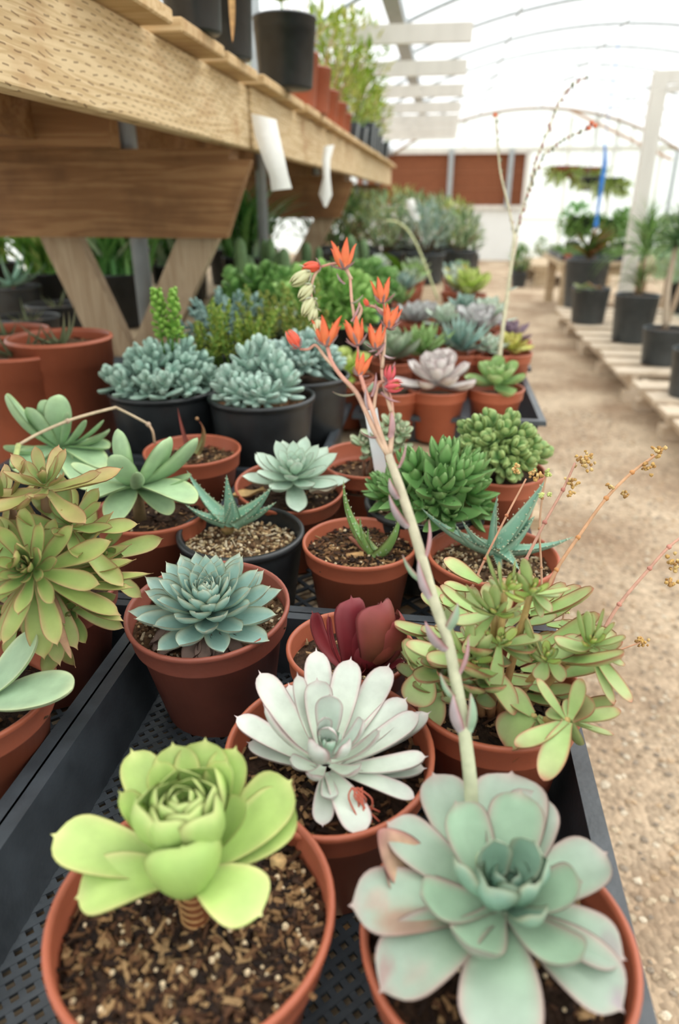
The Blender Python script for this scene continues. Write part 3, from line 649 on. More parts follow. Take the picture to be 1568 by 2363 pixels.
hero(m, B + V(0, 0, .008), [(930, 455, .036, 165, dict(az=.9)), (752, 452, .038, 150, dict(az=1.8)), (575, 540, .032, 130, dict(roll=.5)), (975, 815, .022, 140, dict(curl=.1)), (940, 645, .030, 115, dict(roll=-.3))],
     OBOV, C(140, 176, 152), C(142, 172, 152), C(184, 180, 154), Z4, out=.003, nu=16, nv=8, thick=.12, cup=.3, bend=-.12)
hq = B + V(.003, .004, .006)
for i in range(8):
    u = i / 7; a = -2.2 + i * 2.39996; r = V(math.cos(a), math.sin(a), 0)
    leaf(m, hq + r * .002 + V(0, 0, .004 * u), hq + r * (.020 * (1 - u) + .0015) + V(0, 0, .027 - .010 * u), .026 - .016 * u, OBOV, C(136, 172, 150), C(132, 166, 148), C(170, 176, 150), cup=.38, bend=-.16, thick=.13, nu=12, nv=8, az=a)
m.build('rosette', LEAF, t2)
m = MB(); hero(m, B + V(0, 0, -.004), [(205, 470, .022, 230, dict(wave=.13, curl=.15)), (250, 610, .012, 210, dict(wave=.14, curl=.1))], ROUND, C(200, 178, 132), C(168, 122, 116), C(150, 96, 96), Z4, nu=22, nv=10, thick=.05, cup=.1)
m.build('withered_leaf', mat('dry_leaf', attr=True, rough=.85, noise=.25, nscale=90), t2)
# its flower stalk
def dd(y): return .400 + (1856 - y) / 1256 * .062
Q = lambda x, y, o=0: D(x, y, dd(y) + o)
stc, stc2 = C(178, 186, 152), C(196, 142, 128)
m = MB(); fs = [Q(1092, 1880), Q(1086, 1800), Q(1074, 1700), Q(1058, 1600), Q(1034, 1480), Q(1000, 1380), Q(975, 1290), Q(948, 1200), Q(922, 1120), Q(897, 1050)]
tube(m, [P(1118, 2010, -.325)] + fs, [.0042, .0041, .0040, .0038, .0036, .0034, .0034, .0033, .0031, .0029, .0025], stc, 12, C(186, 176, 152))
br = [[(897, 1050), (872, 1010), (845, 950), (822, 905), (788, 868), (766, 835), (756, 800)], [(778, 853), (752, 826), (730, 797), (712, 806), (692, 806)], [(897, 1052), (878, 1000), (860, 948), (845, 905), (832, 866)],
      [(845, 905), (830, 850), (826, 795)], [(826, 795), (820, 745), (812, 690), (808, 640), (800, 618)], [(812, 645), (795, 618), (775, 608), (740, 616)], [(900, 1048), (905, 990), (903, 930), (890, 890)],
      [(903, 950), (884, 880), (880, 830), (872, 803)], [(882, 850), (888, 790), (888, 730), (886, 697)], [(888, 760), (896, 745)], [(862, 950), (872, 890), (890, 880)], [(738, 616), (724, 640), (718, 670), (722, 705), (732, 738)],
      [(888, 720), (865, 708), (850, 706)], [(824, 740), (835, 715), (828, 700)]]
for i, b in enumerate(br):
    n = len(b); tube(m, [Q(x, y, [.0, .004, -.006, 0, 0, .0, .006, .006, .006, .004, 0, .0, .006, 0][i] * j / n) for j, (x, y) in enumerate(b)], [.0018, .0012] if i in (0, 2, 6) else [.0012, .0008], C(192, 166, 140), 8, C(196, 134, 120))
fst = m.build('flower_stalk', STEM, t2)
m = MB()
for (x0, y0, x1, y1, w, h) in [(942, 1218, 899, 1141, 26, 0), (918, 1151, 899, 1103, 22, 0), (982, 1290, 990, 1199, 12, 1), (980, 1345, 930, 1280, 20, 2), (995, 1385, 966, 1290, 26, 0), (1033, 1455, 1057, 1390, 30, 2), (1028, 1500, 982, 1433, 36, 0),
                               (1058, 1560, 1081, 1465, 14, 1), (1051, 1612, 1017, 1552, 22, 2), (1065, 1690, 1047, 1602, 34, 0), (1083, 1690, 1086, 1598, 30, 2), (876, 1008, 832, 995, 9, 1), (902, 1010, 903, 950, 18, 1), (920, 1080, 937, 1022, 9, 1),
                               (812, 700, 838, 680, 9, 2), (812, 742, 831, 695, 8, 1), (858, 915, 868, 860, 9, 1), (850, 945, 846, 895, 9, 0), (880, 905, 925, 927, 9, 1), (868, 820, 890, 790, 9, 1), (822, 908, 768, 903, 8, 2), (845, 905, 862, 880, 18, 2),
                               (888, 728, 866, 700, 12, 1), (893, 690, 912, 676, 8, 1), (888, 820, 914, 824, 9, 0), (826, 800, 800, 780, 9, 1), (796, 655, 778, 630, 9, 0), (902, 755, 922, 730, 12, 1), (873, 800, 850, 810, 9, 0), (898, 860, 912, 835, 9, 1)]:
    cc = [C(172, 158, 160), C(176, 140, 142), C(150, 176, 148)][h]
    leaf(m, Q(x0, y0), Q(x1, y1, -.006), wpx(w, dd(y0)), LANCE, cc, cc * .95, C(196, 130, 130), cup=.12, bend=-.12, thick=.22, rnd_=.15, nu=8, nv=6, az=-2.2 if x1 < x0 else -.9)
m.build('bract', LEAF, fst)
def flower(x0, y0, x1, y1, op, kind='open'):
    m = MB(); b = Q(x0, y0, -.002); tp = Q(x1, y1, -.004); d = norm(tp - b); L = np.linalg.norm(tp - b); A = rot_to(d); m.M = (A, b)
    red, org, yel = C(230, 92, 66), C(244, 140, 66), C(248, 200, 104)
    if kind == 'pale': red, org, yel = C(205, 205, 160), C(214, 200, 140), C(200, 214, 170)
    if kind == 'pink': red, org, yel = C(214, 84, 96), C(222, 160, 90), C(222, 214, 110)
    ph = rnd.uniform(0, 6)
    for i in range(5):
        a = ph + i * 1.2566; r = V(math.cos(a), math.sin(a), 0)
        o_ = .10 if kind in ('bud', 'pale') else .30 * op
        T = r * L * o_ + V(0, 0, L * rnd.uniform(.92, 1.05))
        leaf(m, r * L * .08, T, L * .34, LANCE, yel * .6 + org * .4 if kind == 'open' else red, C(238, 104, 60) if kind == 'open' else red, org, cup=.30, bend=-.16 if kind != 'open' else -.10, thick=.12, nu=9, nv=6, az=a, curl=(-.12 * op if kind == 'open' else .02), back=red)
        if kind in ('open', 'pink') and op > .5:
            leaf(m, r * L * .05, r * L * o_ * .5 + V(0, 0, L * .8), L * .13, LANCE, org, yel, yel, cup=.1, bend=-.08, nu=6, nv=4, az=a)
    o = m.build('flower', FLOWER, fst)
    m = MB(); m.M = (A, b)
    for i in range(5):
        a = ph + .6 + i * 1.2566; r = V(math.cos(a), math.sin(a), 0)
        cc = C(158, 132, 132) if kind != 'pale' else C(176, 190, 160)
        leaf(m, r * L * .04, r * L * rnd.uniform(.38, .52) + V(0, 0, L * rnd.uniform(.1, .42)), L * .12, LANCE, cc, cc * .9, C(170, 120, 120), cup=.05, thick=.4, rnd_=.4, nu=6, nv=4, az=a)
    m.build('sepal', LEAF, fst)
for a in [(794, 619, 790, 558, 1.25), (738, 614, 697, 617, 0, 'bud'), (883, 698, 880, 646, 1.1), (898, 757, 908, 704, 1.0), (753, 797, 757, 733, 1.45), (826, 795, 813, 735, .9), (868, 803, 870, 750, 1.0), (690, 802, 664, 763, 0, 'bud'),
          (830, 866, 845, 816, .9), (898, 880, 903, 844, .8, 'pink'), (888, 893, 930, 889, .9, 'pink'), (715, 628, 672, 656, 0, 'pale'), (720, 660, 690, 690, 0, 'pale'), (722, 690, 700, 728, 0, 'pale'), (728, 712, 718, 742, 0, 'pale'), (732, 738, 734, 768, 0, 'pale'), (850, 706, 840, 690, 0, 'bud')]: flower(*a)
# F3 white echeveria ---------------------------------------------------------
c = V(-.058, .364, ZR + .002); t = thing('potted_echeveria', 'pale white echeveria with pink-edged leaves in the middle of the near tray', 'potted succulent', (c[0], c[1], ZR - .115), 'potted succulents')
T_ = tilt_m(R_(4), 0); pot(t, c, .0722, .113, tilt=T_); soil(t, c, .0722, .022, chips=420, col=C(52, 38, 28), tilt=T_)
B = P(752, 1772, -.345); m = MB(); Z2 = (2.613, 500, 1450); w1, w2, we = C(206, 218, 200), C(214, 220, 212), C(218, 184, 186)
hero(m, B, [(600, 118, .034, 175), (815, 172, .036, 190), (1048, 215, .030, 190), (1155, 420, .022, 190), (1238, 512, .024, 180), (1298, 508, .016, 150), (1282, 778, .014, 150), (1275, 850, .004, 130),
            (1212, 1040, -.004, 130, dict(bend=.04)), (885, 1262, -.008, 200, dict(bend=.08)), (640, 1205, -.010, 130, dict(bend=.06)), (690, 1050, .004, 105, dict(curl=.1)), (432, 800, .008, 120, dict(curl=.1)), (245, 730, -.004, 110),
            (105, 532, .014, 165, dict(bend=-.02)), (180, 690, .0, 140), (250, 258, .030, 180), (430, 330, .020, 130)],
     SPAT, w1, w2, we, Z2, nu=18, nv=8, thick=.20, cup=.13, bend=-.05, curl=.02, back=C(188, 196, 190))
hero(m, B + V(0, 0, .005), [(283, 455, .030, 105, dict(roll=.9)), (487, 260, .040, 120, dict(roll=.4)), (605, 292, .038, 180), (990, 612, .026, 115, dict(roll=-.2)), (875, 862, .010, 115, dict(curl=.12)), (570, 900, .010, 110, dict(curl=.1))],
     SPAT, w1, w2, we, Z2, nu=16, nv=8, thick=.22, cup=.16, bend=-.10)
hero(m, B + V(0, 0, .012), [(684, 392, .038, 170, dict(az=1.7)), (888, 545, .028, 130), (655, 530, .032, 100, dict(roll=.4)), (798, 690, .020, 120, dict(curl=.06)), (603, 705, .026, 165, dict(az=-2.2, curl=.05)), (672, 598, .027, 125, dict(az=1.4))],
     SPAT, C(198, 216, 200), w2, we, Z2, nu=16, nv=8, thick=.22, cup=.2, bend=-.12)
q = P(760, 1728, -.325)
for i in range(7):
    u = i / 6; a = .4 + i * 2.39996; r = V(math.cos(a), math.sin(a), 0); leaf(m, q + r * .001, q + r * (.006 * (1 - u) + .001) + V(0, 0, .012 - .004 * u), .009 - .005 * u, SPAT, C(170, 204, 180), C(180, 206, 186), C(206, 200, 190), cup=.3, bend=-.14, nu=8, nv=6, az=a)
m.build('rosette', LEAF, t)
m = MB()
for i in range(9):
    x = 820 + rnd.uniform(-10, 60); tube(m, [P(500 + x / 2.613, 1450 + 960 / 2.613, -.338), P(500 + (x + rnd.uniform(-30, 90)) / 2.613, 1450 + 1030 / 2.613, -.342), P(500 + (x + rnd.uniform(-10, 150)) / 2.613, 1450 + rnd.uniform(1100, 1200) / 2.613, -.352)], .0006, C(176, 92, 72), 5)
m.build('dried_root', STEM, t)
# F4 turquoise rosette -------------------------------------------------------
c = V(-.196, .524, -.340); t = thing('potted_echeveria', 'turquoise many-leaved echeveria with cream leaf edges in a tilted terracotta pot', 'potted succulent', (c[0], c[1], -.46), 'potted succulents')
T_ = tilt_m(R_(5), R_(-1)); pot(t, c, .0755, .117, tilt=T_, m_=TERRA2); soil(t, c, .0755, .018, chips=520, pal='grit', col=C(92, 72, 52), tilt=T_)
m = MB(); B = P(482, 1425, -.345)
rosette(m, B, .068, 84, axis=(.06, -.22, 1), e0=6, e1=86, w=.34, prof=SPADE, col=C(158, 194, 184), tip=C(164, 196, 184), edge=C(240, 230, 200), inner=C(150, 190, 180), lift=.36, minl=.26, cup=.24, bend=-.07, thick=.12, nu=12, nv=6, curl=.04, wave=.03, pw=.85, ph=1.0)
m.build('rosette', LEAF, t)
m = MB(); 
for i in range(9): a = rnd.uniform(-2.6, -.6); r = V(math.cos(a), math.sin(a), 0); leaf(m, B + r * .025 + V(0, 0, -.004), B + r * .055 + V(0, 0, -.012), .016, SPADE, C(150, 128, 116), C(126, 104, 96), C(120, 96, 84), wave=.15, cup=.3, nu=10, nv=6)
m.build('withered_leaf', MATS['dry_leaf'], t)
# F5 dark red aeonium --------------------------------------------------------
c = V(-.060, .497, -.352); t = thing('potted_aeonium', 'dark burgundy aeonium in a small terracotta pot behind the white echeveria', 'potted succulent', (c[0], c[1], -.46), 'potted succulents')
pot(t, c, .056, .107); soil(t, c, .056, .020, chips=160, pal='grit', col=C(60, 46, 34))
m = MB(); Z6 = (2.09, 650, 950); B = P(812, 1556, -.352); dr, dr2, de = C(146, 50, 54), C(118, 42, 52), C(190, 110, 112)
hero(m, B, [(148, 958, .050, 85, dict(bend=-.16)), (226, 975, .050, 50, dict(roll=.4)), (335, 882, .074, 140, dict(bend=-.1)), (360, 945, .062, 165, dict(az=-1.2, bend=-.14, b=(.004, .012, .0))), (470, 918, .070, 130, dict(bend=-.16, tip=C(120, 100, 60))), (500, 975, .060, 110, dict(bend=-.2, col=C(128, 116, 66))),
            (575, 980, .058, 130, dict(bend=-.16)), (605, 1045, .048, 110, dict(bend=-.16)), (600, 1195, .016, 50), (470, 1120, .034, 185, dict(bend=-.16, az=-1.3, b=(.006, .012, 0))), (395, 1150, .020, 150, dict()), (440, 940, .066, 110, dict(col=C(112, 104, 60)))],
     SPAT, dr, dr2, de, Z6, wf=1.25, nu=16, nv=8, thick=.12, cup=.22, bend=-.1, back=C(120, 40, 48))
hero(m, B + V(.010, .004, .010), [(480, 912, .066, 230, dict(back=C(130, 44, 50))), (575, 985, .052, 210), (545, 1050, .042, 170, dict(az=-1.0))], SPAT, C(138, 124, 72), C(150, 60, 56), de, Z6, nu=18, nv=10, cup=.34, bend=-.16, back=C(140, 46, 52))

m.build('rosette', LEAF, t)
m = MB(); tube(m, [V(c[0], c[1], -.37), B + V(0, 0, .01)], .006, C(110, 70, 56), 8); m.build('stem', STEM, t)
# aloes ----------------------------------------------------------------------
ALOE = mat('spotted_aloe_skin', attr=True, rough=.45, noise=.08, nscale=60, transl=.06)
_nt = ALOE.node_tree; _n = _nt.nodes; _l = _nt.links
_t = _n.new('ShaderNodeTexCoord'); _mp = _n.new('ShaderNodeMapping'); _mp.inputs['Scale'].default_value = (1, 1, .55); _l.new(_t.outputs['Object'], _mp.inputs[0])
_v = _n.new('ShaderNodeTexVoronoi'); _v.inputs['Scale'].default_value = 230; _l.new(_mp.outputs[0], _v.inputs[0])
_r = _n.new('ShaderNodeMapRange'); _r.inputs[1].default_value = .16; _r.inputs[2].default_value = .27; _r.inputs[3].default_value = .62; _r.inputs[4].default_value = 0; _l.new(_v.outputs['Distance'], _r.inputs[0])
_x = _n.new('ShaderNodeMixRGB'); _x.inputs[2].default_value = (*C(190, 210, 186), 1)
_b = _n['Principled BSDF']; _src = _b.inputs['Base Color'].links[0].from_socket; _l.new(_src, _x.inputs[1]); _l.new(_r.outputs[0], _x.inputs[0]); _l.new(_x.outputs[0], _b.inputs['Base Color'])
def aloe(m, B, leaves, zoom, col, tip, edge, **kw):
    hero(m, B, leaves, TAPER, col, tip, edge, zoom, wf=1.25, nu=20, nv=8, thick=.34, cup=.30, bend=-.08, back=np.array(col) * .9, **kw)
    k, ox, oy = zoom
    for L in leaves:                                    # teeth along the margins
        x, y, dz, w = L[:4]; T = P(ox + x / k, oy + y / k, B[2] + dz); ch = T - B; n = 11; W_ = 1.22 * wpx(w / k, dep(T)) / 2
        r = norm(V(ch[0], ch[1], 0)); t_ = V(-r[1], r[0], 0); nn = norm(np.cross(norm(ch), t_)); bd = (L[4].get('bend', -.08) if len(L) > 4 else -.08); Ln = np.linalg.norm(ch)
        for i in range(1, n):
            s = i / n
            for sg in (-1, 1):
                hw = W_ * float(TAPER(np.array([s]))[0]); p = B + ch * s + nn * (Ln * bd * 4 * s * (1 - s) + hw * .6) + t_ * sg * hw
                e = t_ * sg * .0022; a = norm(ch) * .0012; m.add([p - a, p + a, p + nn * .0006 - e * .2, p + e + a], [(0, 1, 3), (1, 2, 3), (2, 0, 3), (0, 2, 1)], C(210, 214, 180))
al, at_, ae = C(118, 164, 138), C(112, 158, 136), C(190, 205, 170)
c = V(-.215, .705, -.351); t = thing('potted_aloe', 'small spotted aloe with a stub of trunk in a black pot', 'potted succulent', (c[0], c[1], -.46), 'potted succulents')
pot(t, c, .0745, .108, 'black'); soil(t, c, .0745, .022, chips=900, pal='grit', col=C(96, 76, 54), size=1.1)
Z5 = (2.24, 0, 880); B = P(529, 1208, -.352); m = MB()
aloe(m, B, [(965, 458, .048, 80), (958, 636, .022, 66), (1172, 482, .062, 85, dict(bend=-.02)), (1405, 545, .040, 108), (1430, 622, .022, 78), (1200, 615, .036, 50, dict(roll=.2))], Z5, al, at_, ae)
m.build('rosette', ALOE, t)
m = MB(); q = P(526, 1225, -.366); tube(m, [q, q + V(.001, -.002, .014)], [.008, .0085], C(176, 160, 110), 10, C(186, 130, 86)); m.build('stem', STEM, t)
c = V(-.0745, .699, -.352); t = thing('potted_aloe', 'young aloe of three upright green leaves in a terracotta pot', 'potted succulent', (c[0], c[1], -.46), 'potted succulents')
pot(t, c, .0655, .107, m_=TERRA); soil(t, c, .0655, .014, chips=700, pal='bark', col=C(96, 70, 46), size=1.0)
B = P(866, 1278, -.366); m = MB(); aloe(m, B, [(300, 330, .082, 62, dict(bend=-.12)), (572, 488, .060, 72, dict(bend=-.10)), (380, 508, .050, 44), (420, 560, .034, 30)], Z6, C(128, 172, 96), C(120, 160, 96), C(196, 186, 130)); m.build('rosette', ALOE, t)
m = MB(); tube(m, [P(850, 1275, -.364), P(808, 1240, -.356)], [.004, .002], C(150, 96, 76), 6); tube(m, [P(840, 1280, -.364), P(800, 1283, -.366)], [.004, .003], C(190, 150, 100), 6); m.build('withered_leaf', MATS['dry_leaf'], t)
c = V(.0725, .690, -.352); t = thing('potted_aloe', 'wide grey-green spotted aloe in a terracotta pot by the path', 'potted succulent', (c[0], c[1], -.46), 'potted succulents')
pot(t, c, .0718, .107); soil(t, c, .0718, .020, chips=620, pal='grit', col=C(84, 66, 48), size=1.0)
B = P(1146, 1270, -.355); m = MB()
aloe(m, B, [(675, 463, .048, 78), (838, 540, .034, 64, dict(bend=-.14)), (1043, 402, .066, 60, dict(bend=-.02)), (1272, 328, .078, 100, dict(bend=-.04)), (1222, 503, .040, 110, dict(bend=-.06)), (1410, 603, .020, 72), (872, 522, .040, 56), (1150, 765, .002, 66, dict(bend=.06)), (1060, 760, .0, 40)], Z6, C(128, 172, 148), C(124, 166, 148), C(196, 210, 184))
m.build('rosette', ALOE, t)
# F10 haworthia --------------------------------------------------------------
c = V(-.003, .812, -.347); t = thing('potted_haworthia', 'dense clump of bright green pointed haworthia in a black bowl', 'potted succulent', (c[0], c[1], -.43), 'potted succulents')
pot(t, c, .0785, .105, 'black'); soil(t, c, .0785, .018, chips=200, pal='bark', col=C(76, 58, 42))
m = MB()
for (x, y, z, r, ax) in [(900, 1150, -.335, .036, (-.6, -.6, 1)), (890, 1130, -.345, .03, (-.8, 0, 1)), (965, 1180, -.335, .040, (-.2, -.9, .8)), (1030, 1190, -.33, .040, (.2, -.9, .8)), (1070, 1150, -.32, .042, (.7, -.4, 1)), (1010, 1145, -.305, .046, (.1, -.5, 1)), (960, 1110, -.30, .044, (-.3, -.1, 1)),
                         (1020, 1095, -.29, .046, (.1, .1, 1)), (1065, 1110, -.30, .044, (.6, .1, 1)), (990, 1170, -.32, .034, (0, -.8, 1)), (1085, 1180, -.34, .034, (.9, -.6, .6)), (935, 1150, -.315, .04, (-.4, -.5, 1)), (1045, 1060 + 60, -.295, .04, (.4, -.2, 1))]:
    rosette(m, P(x, y, z), r, 17, axis=ax, e0=15, e1=80, w=.44, prof=PR(.7, .35, 1.7, 1.25), col=C(112, 162, 92), tip=C(132, 174, 104), edge=C(170, 200, 140), lift=.5, minl=.5, cup=.16, bend=-.06, thick=.36, nu=7, nv=4)
m.build('rosette', LEAF, t)
# F11 mint echeveria ---------------------------------------------------------
c = V(-.185, .842, -.347); t = thing('potted_echeveria', 'flat mint-white echeveria overhanging its terracotta pot behind the black aloe pot', 'potted succulent', (c[0], c[1], -.46), 'potted succulents')
T_ = tilt_m(R_(6), R_(3)); pot(t, c, .0735, .113, tilt=T_); soil(t, c, .0735, .020, chips=120, col=C(62, 48, 36), tilt=T_)
m = MB(); rosette(m, c + V(.006, -.004, .006), .074, 38, axis=(.10, -.28, 1), e0=4, e1=84, w=.36, prof=PR(.5, .62, 2.3, 1.6, .07), col=C(190, 214, 194), tip=C(200, 218, 202), edge=C(216, 222, 204), inner=C(178, 210, 186), lift=.28, minl=.2, cup=.14, bend=-.04, thick=.16, nu=11, nv=6, pw=1.0, ph=.2)
m.build('rosette', LEAF, t)
m = MB(); r = norm(V(-1, -.3, 0)); leaf(m, c + V(-.03, -.02, .0), c + V(-.072, -.045, -.002), .018, SPADE, C(206, 176, 124), C(186, 146, 90), None, wave=.1); leaf(m, c + V(.03, -.02, .0), c + V(.066, -.01, .006), .022, SPADE, C(206, 196, 176), C(186, 166, 140), None, wave=.1); m.build('withered_leaf', MATS['dry_leaf'], t)
# F12 pale sedum with plant label ------------------------------------------
c = V(-.094, .955, -.345); t = thing('potted_sedum', 'few-stemmed pale jade sedum in a wide terracotta pot with a white stake', 'potted succulent', (c[0], c[1], -.46), 'potted succulents')
T_ = tilt_m(R_(3), 0); pot(t, c, .0700, .112, tilt=T_); soil(t, c, .0700, .030, chips=260, col=C(70, 52, 38), tilt=T_)
m = MB()
for (x, y, z, r) in [(838, 1030, -.318, .026), (872, 1005, -.300, .024), (905, 985, -.292, .026), (925, 1005, -.300, .024), (918, 1030, -.316, .022), (895, 1020, -.315, .020), (860, 1045, -.33, .02)]:
    q = P(x, y, z); tube(m, [V(c[0] + .3 * (q[0] - c[0]), c[1] + .3 * (q[1] - c[1]), -.376), q], .002, C(170, 140, 116), 6)
    rosette(m, q, r, 15, axis=(rnd.uniform(-.3, .3), -.4, 1), e0=0, e1=80, w=.52, prof=ROUND, col=C(184, 208, 170), tip=C(196, 210, 176), edge=C(214, 196, 170), lift=.3, minl=.35, thick=.3, nu=6, nv=4)
m.build('foliage', LEAF, t)
m = MB(); a, b = P(868, 985, -.285 + .0), P(884, 1112, -.368); a = D(856, 945, dep(b) - .05); obox(m, b, a, .018, .0012, up=(0.3, -1, .3)); tag(m.build('plant_label', LABEL, None, smooth=False), 'blank white plastic plant stake standing in the pale sedum pot', 'plant label')
# F13 jade green sedum -----------------------------------------------------
c = V(.094, .925, -.340); t = thing('potted_sedum', 'domed glossy green fat-leaved sedum in a terracotta pot beside the path', 'potted succulent', (c[0], c[1], -.46), 'potted succulents')
pot(t, c, .0640, .118, m_=TERRA); soil(t, c, .064, .014, col=C(66, 50, 36))
m = MB(); hc = c + V(-.004, -.01, .012)
for i in range(26):
    a = i * 2.39996; e = math.acos(1 - .98 * (i + .5) / 26); d = V(math.sin(e) * math.cos(a), math.sin(e) * math.sin(a), math.cos(e) * 1.0 + .05)
    sprig(m, hc + d * .012, d, .048 * rnd.uniform(.85, 1.1), 13, .027, .0125, C(126, 168, 106), tip=C(160, 178, 108), prof=PR(.6, .55, 2.4, 1.9), e0=25, e1=70, thick=.42, rd=.45, nu=6, nv=6)
m.build('foliage', LEAF, t)
# F14 / F16 / F18 paddle plants -----------------------------------------------
pd, pdt, pde = C(166, 198, 154), C(172, 202, 156), C(204, 220, 160)
c = V(-.338, .742, -.347); t = thing('potted_paddle_plant', 'pale green paddle plant with rounded flat leaves, central at the left', 'potted succulent', (c[0], c[1], -.46), 'potted succulents')
pot(t, c, .070, .113); soil(t, c, .070, .018, chips=200, col=C(64, 48, 36)); B = P(314, 1122, -.320); m = MB()
hero(m, B, [(368, 425, .030, 100, dict(bend=-.06)), (618, 250, .074, 185), (604, 378, .056, 120, dict(bend=-.1)), (862, 296, .066, 190), (1018, 292, .058, 220, dict(roll=-.3)), (980, 490, .020, 130), (1005, 630, .006, 150, dict(bend=.10)), (462, 605, .010, 130, dict(bend=.10)), (585, 732, -.022, 130, dict(bend=.12)),
            (880, 690, -.018, 110, dict(bend=.1)), (520, 500, .010, 130), (700, 470, .050, 60, dict(roll=.3))], ROUND, pd, pdt, pde, Z5, wf=1.28, nu=20, nv=10, thick=.13, cup=.08, bend=-.07, out=.003, back=pd * .95)
m.build('foliage', LEAF, t)
m = MB(); tube(m, [V(B[0], B[1], -.37), B + V(0, 0, .01)], .008, C(140, 120, 86), 8); m.build('stem', STEM, t)
c = V(-.545, .905, -.347); t = thing('potted_paddle_plant', 'broad-leaved paddle plant in a black pot at the left edge with dry flower stem', 'potted succulent', (c[0], c[1], -.46), 'potted succulents')
pot(t, c, .070, .110, 'black'); soil(t, c, .070, .018, chips=60, col=C(64, 48, 36)); B = P(138, 1030, -.315); m = MB()
hero(m, B, [(30, 68, .080, 175), (150, 135, .066, 110), (285, 72, .080, 120, dict(roll=.3)), (230, 95, .075, 90), (560, 255, .030, 110), (535, 200, .044, 56), (440, 200, .050, 50), (20, 345, .015, 110), (565, 345, .006, 110, dict(bend=.06)), (90, 470, -.010, 150, dict(bend=.1)), (350, 160, .060, 40), (540, 450, -.012, 120, dict(bend=.1)), (300, 500, -.02, 120, dict(bend=.12)), (445, 560, -.03, 110, dict(bend=.12))],
     ROUND, C(158, 194, 150), pdt, pde, Z5, wf=1.3, nu=18, nv=8, thick=.13, cup=.10, bend=-.07, back=pd * .95)
m.build('foliage', LEAF, t)
m = MB(); tube(m, [V(B[0], B[1], -.37), B + V(0, 0, .01)], .008, C(140, 120, 86), 8)
m.build('stem', STEM, t)
zd = lambda x, y, d: D(x / 2.24, 880 + y / 2.24, d)
m = MB(); tube(m, [zd(70, 440, .82), zd(95, 330, .86)], .0035, C(170, 190, 120), 8, C(186, 196, 130)); tube(m, [zd(95, 330, .86), zd(200, 270, .88), zd(350, 205, .90), zd(470, 168, .93), zd(600, 135, .96)], .0021, C(196, 176, 146), 7); tube(m, [zd(600, 135, .96), zd(690, 180, .97), zd(768, 222, .98)], .0018, C(196, 176, 146), 7); tube(m, [zd(768, 222, .98), zd(790, 260, .98), zd(800, 320, .99)], .0018, C(190, 160, 130), 7)
for q in ((350, 205, .90), (768, 222, .98)): blob(m, zd(*q), .0042, C(196, 170, 146))
tag(m.build('flower_stem', STEM, t), 'dry tan bent flower stem')
c = V(-.357, .390, -.350); t = thing('potted_paddle_plant', 'two long grey-green paddle leaves in the pot cut by the left edge', 'potted succulent', (c[0], c[1], -.46), 'potted succulents')
pot(t, c, .0735, .11); soil(t, c, .0735, .020, chips=260, col=C(48, 36, 28)); B = P(-60, 1620, -.345); m = MB()
hero(m, B, [(84, 1462, .040, 92, dict(bend=-.03)), (168, 1588, .016, 112, dict(bend=.02)), (-150, 1500, .03, 100), (-100, 1760, .0, 100)], ROUND, C(158, 186, 152), C(166, 190, 152), C(206, 214, 170), wf=1.25, nu=22, nv=10, thick=.13, cup=.06, bend=-.04)
m.build('foliage', LEAF, t)
# F15 withered aloe ---------------------------------------------------------
c = V(-.356, .947, -.341); t = thing('potted_aloe', 'nearly bare terracotta pot with two withered reddish aloe leaves', 'potted succulent', (c[0], c[1], -.46), 'potted succulents')
pot(t, c, .0725, .118); soil(t, c, .0725, .020, chips=420, col=C(88, 70, 50), size=1.2); m = MB(); B = P(448, 1045, -.358)
leaf(m, B + V(-.005, 0, 0), D(410, 940, dep(B) - .02), .010, TAPER, C(166, 96, 84), C(150, 70, 62), cup=.4, thick=.3, bend=.05, az=1.5, back=C(160, 90, 78)); leaf(m, B + V(.006, -.005, 0), D(466, 970, dep(B) - .03), .015, TAPER, C(140, 150, 96), C(166, 84, 70), cup=.4, thick=.3, bend=-.15, az=.8, curl=.1); blob(m, D(455, 966, dep(B) - .03), .003, C(170, 130, 90))
m.build('leaf', LEAF, t)
# F17 aeonium cluster ---------------------------------------------------------
c = V(-.374, .545, -.345); t = thing('potted_aeonium', 'sprawling many-headed green and bronze aeonium at the left edge', 'potted succulent', (c[0], c[1], -.46), 'potted succulents')
pot(t, c, .075, .115, m_=TERRA2); soil(t, c, .075, .020, chips=120, col=C(56, 42, 32)); m = MB()
gr, gt, ge = C(158, 180, 100), C(170, 172, 104), C(200, 146, 116)
heads = [(84, 1318, -.262, .052, (.0, -.9, .7), 40, 0), (108, 1135, -.210, .046, (.1, -.3, 1), 20, 1), (160, 1225, -.245, .050, (.5, -.4, 1), 22, 0), (20, 1170, -.225, .05, (-.5, -.3, 1), 18, 1), (215, 1290, -.28, .055, (1.0, -.4, .6), 14, 0), (60, 1400, -.315, .06, (-.2, -.9, .3), 12, 0), (160, 1400, -.31, .055, (.5, -.9, .2), 12, 0), (25, 1300, -.26, .05, (-1, -.4, .5), 14, 0)]
for (x, y, z, r, ax, n, k_) in heads:
    q = P(x, y, z); tube(m, [V(c[0] + .2 * (q[0] - c[0]), c[1] + .2 * (q[1] - c[1]), -.37), q], .005, C(150, 116, 84), 7)
    rosette(m, q, r * 1.15, n, axis=ax, e0=-12 if n > 10 else 0, e1=84, w=.27, prof=PR(.36, .70, 2.3, 1.6, .08), col=gr if not k_ else C(168, 166, 98), tip=gt if not k_ else C(184, 158, 108), edge=ge, inner=C(110, 156, 86), lift=.22, minl=.16, cup=.2, bend=-.04, thick=.12, nu=11, nv=6, wave=.07, pw=.9, jl=.25)
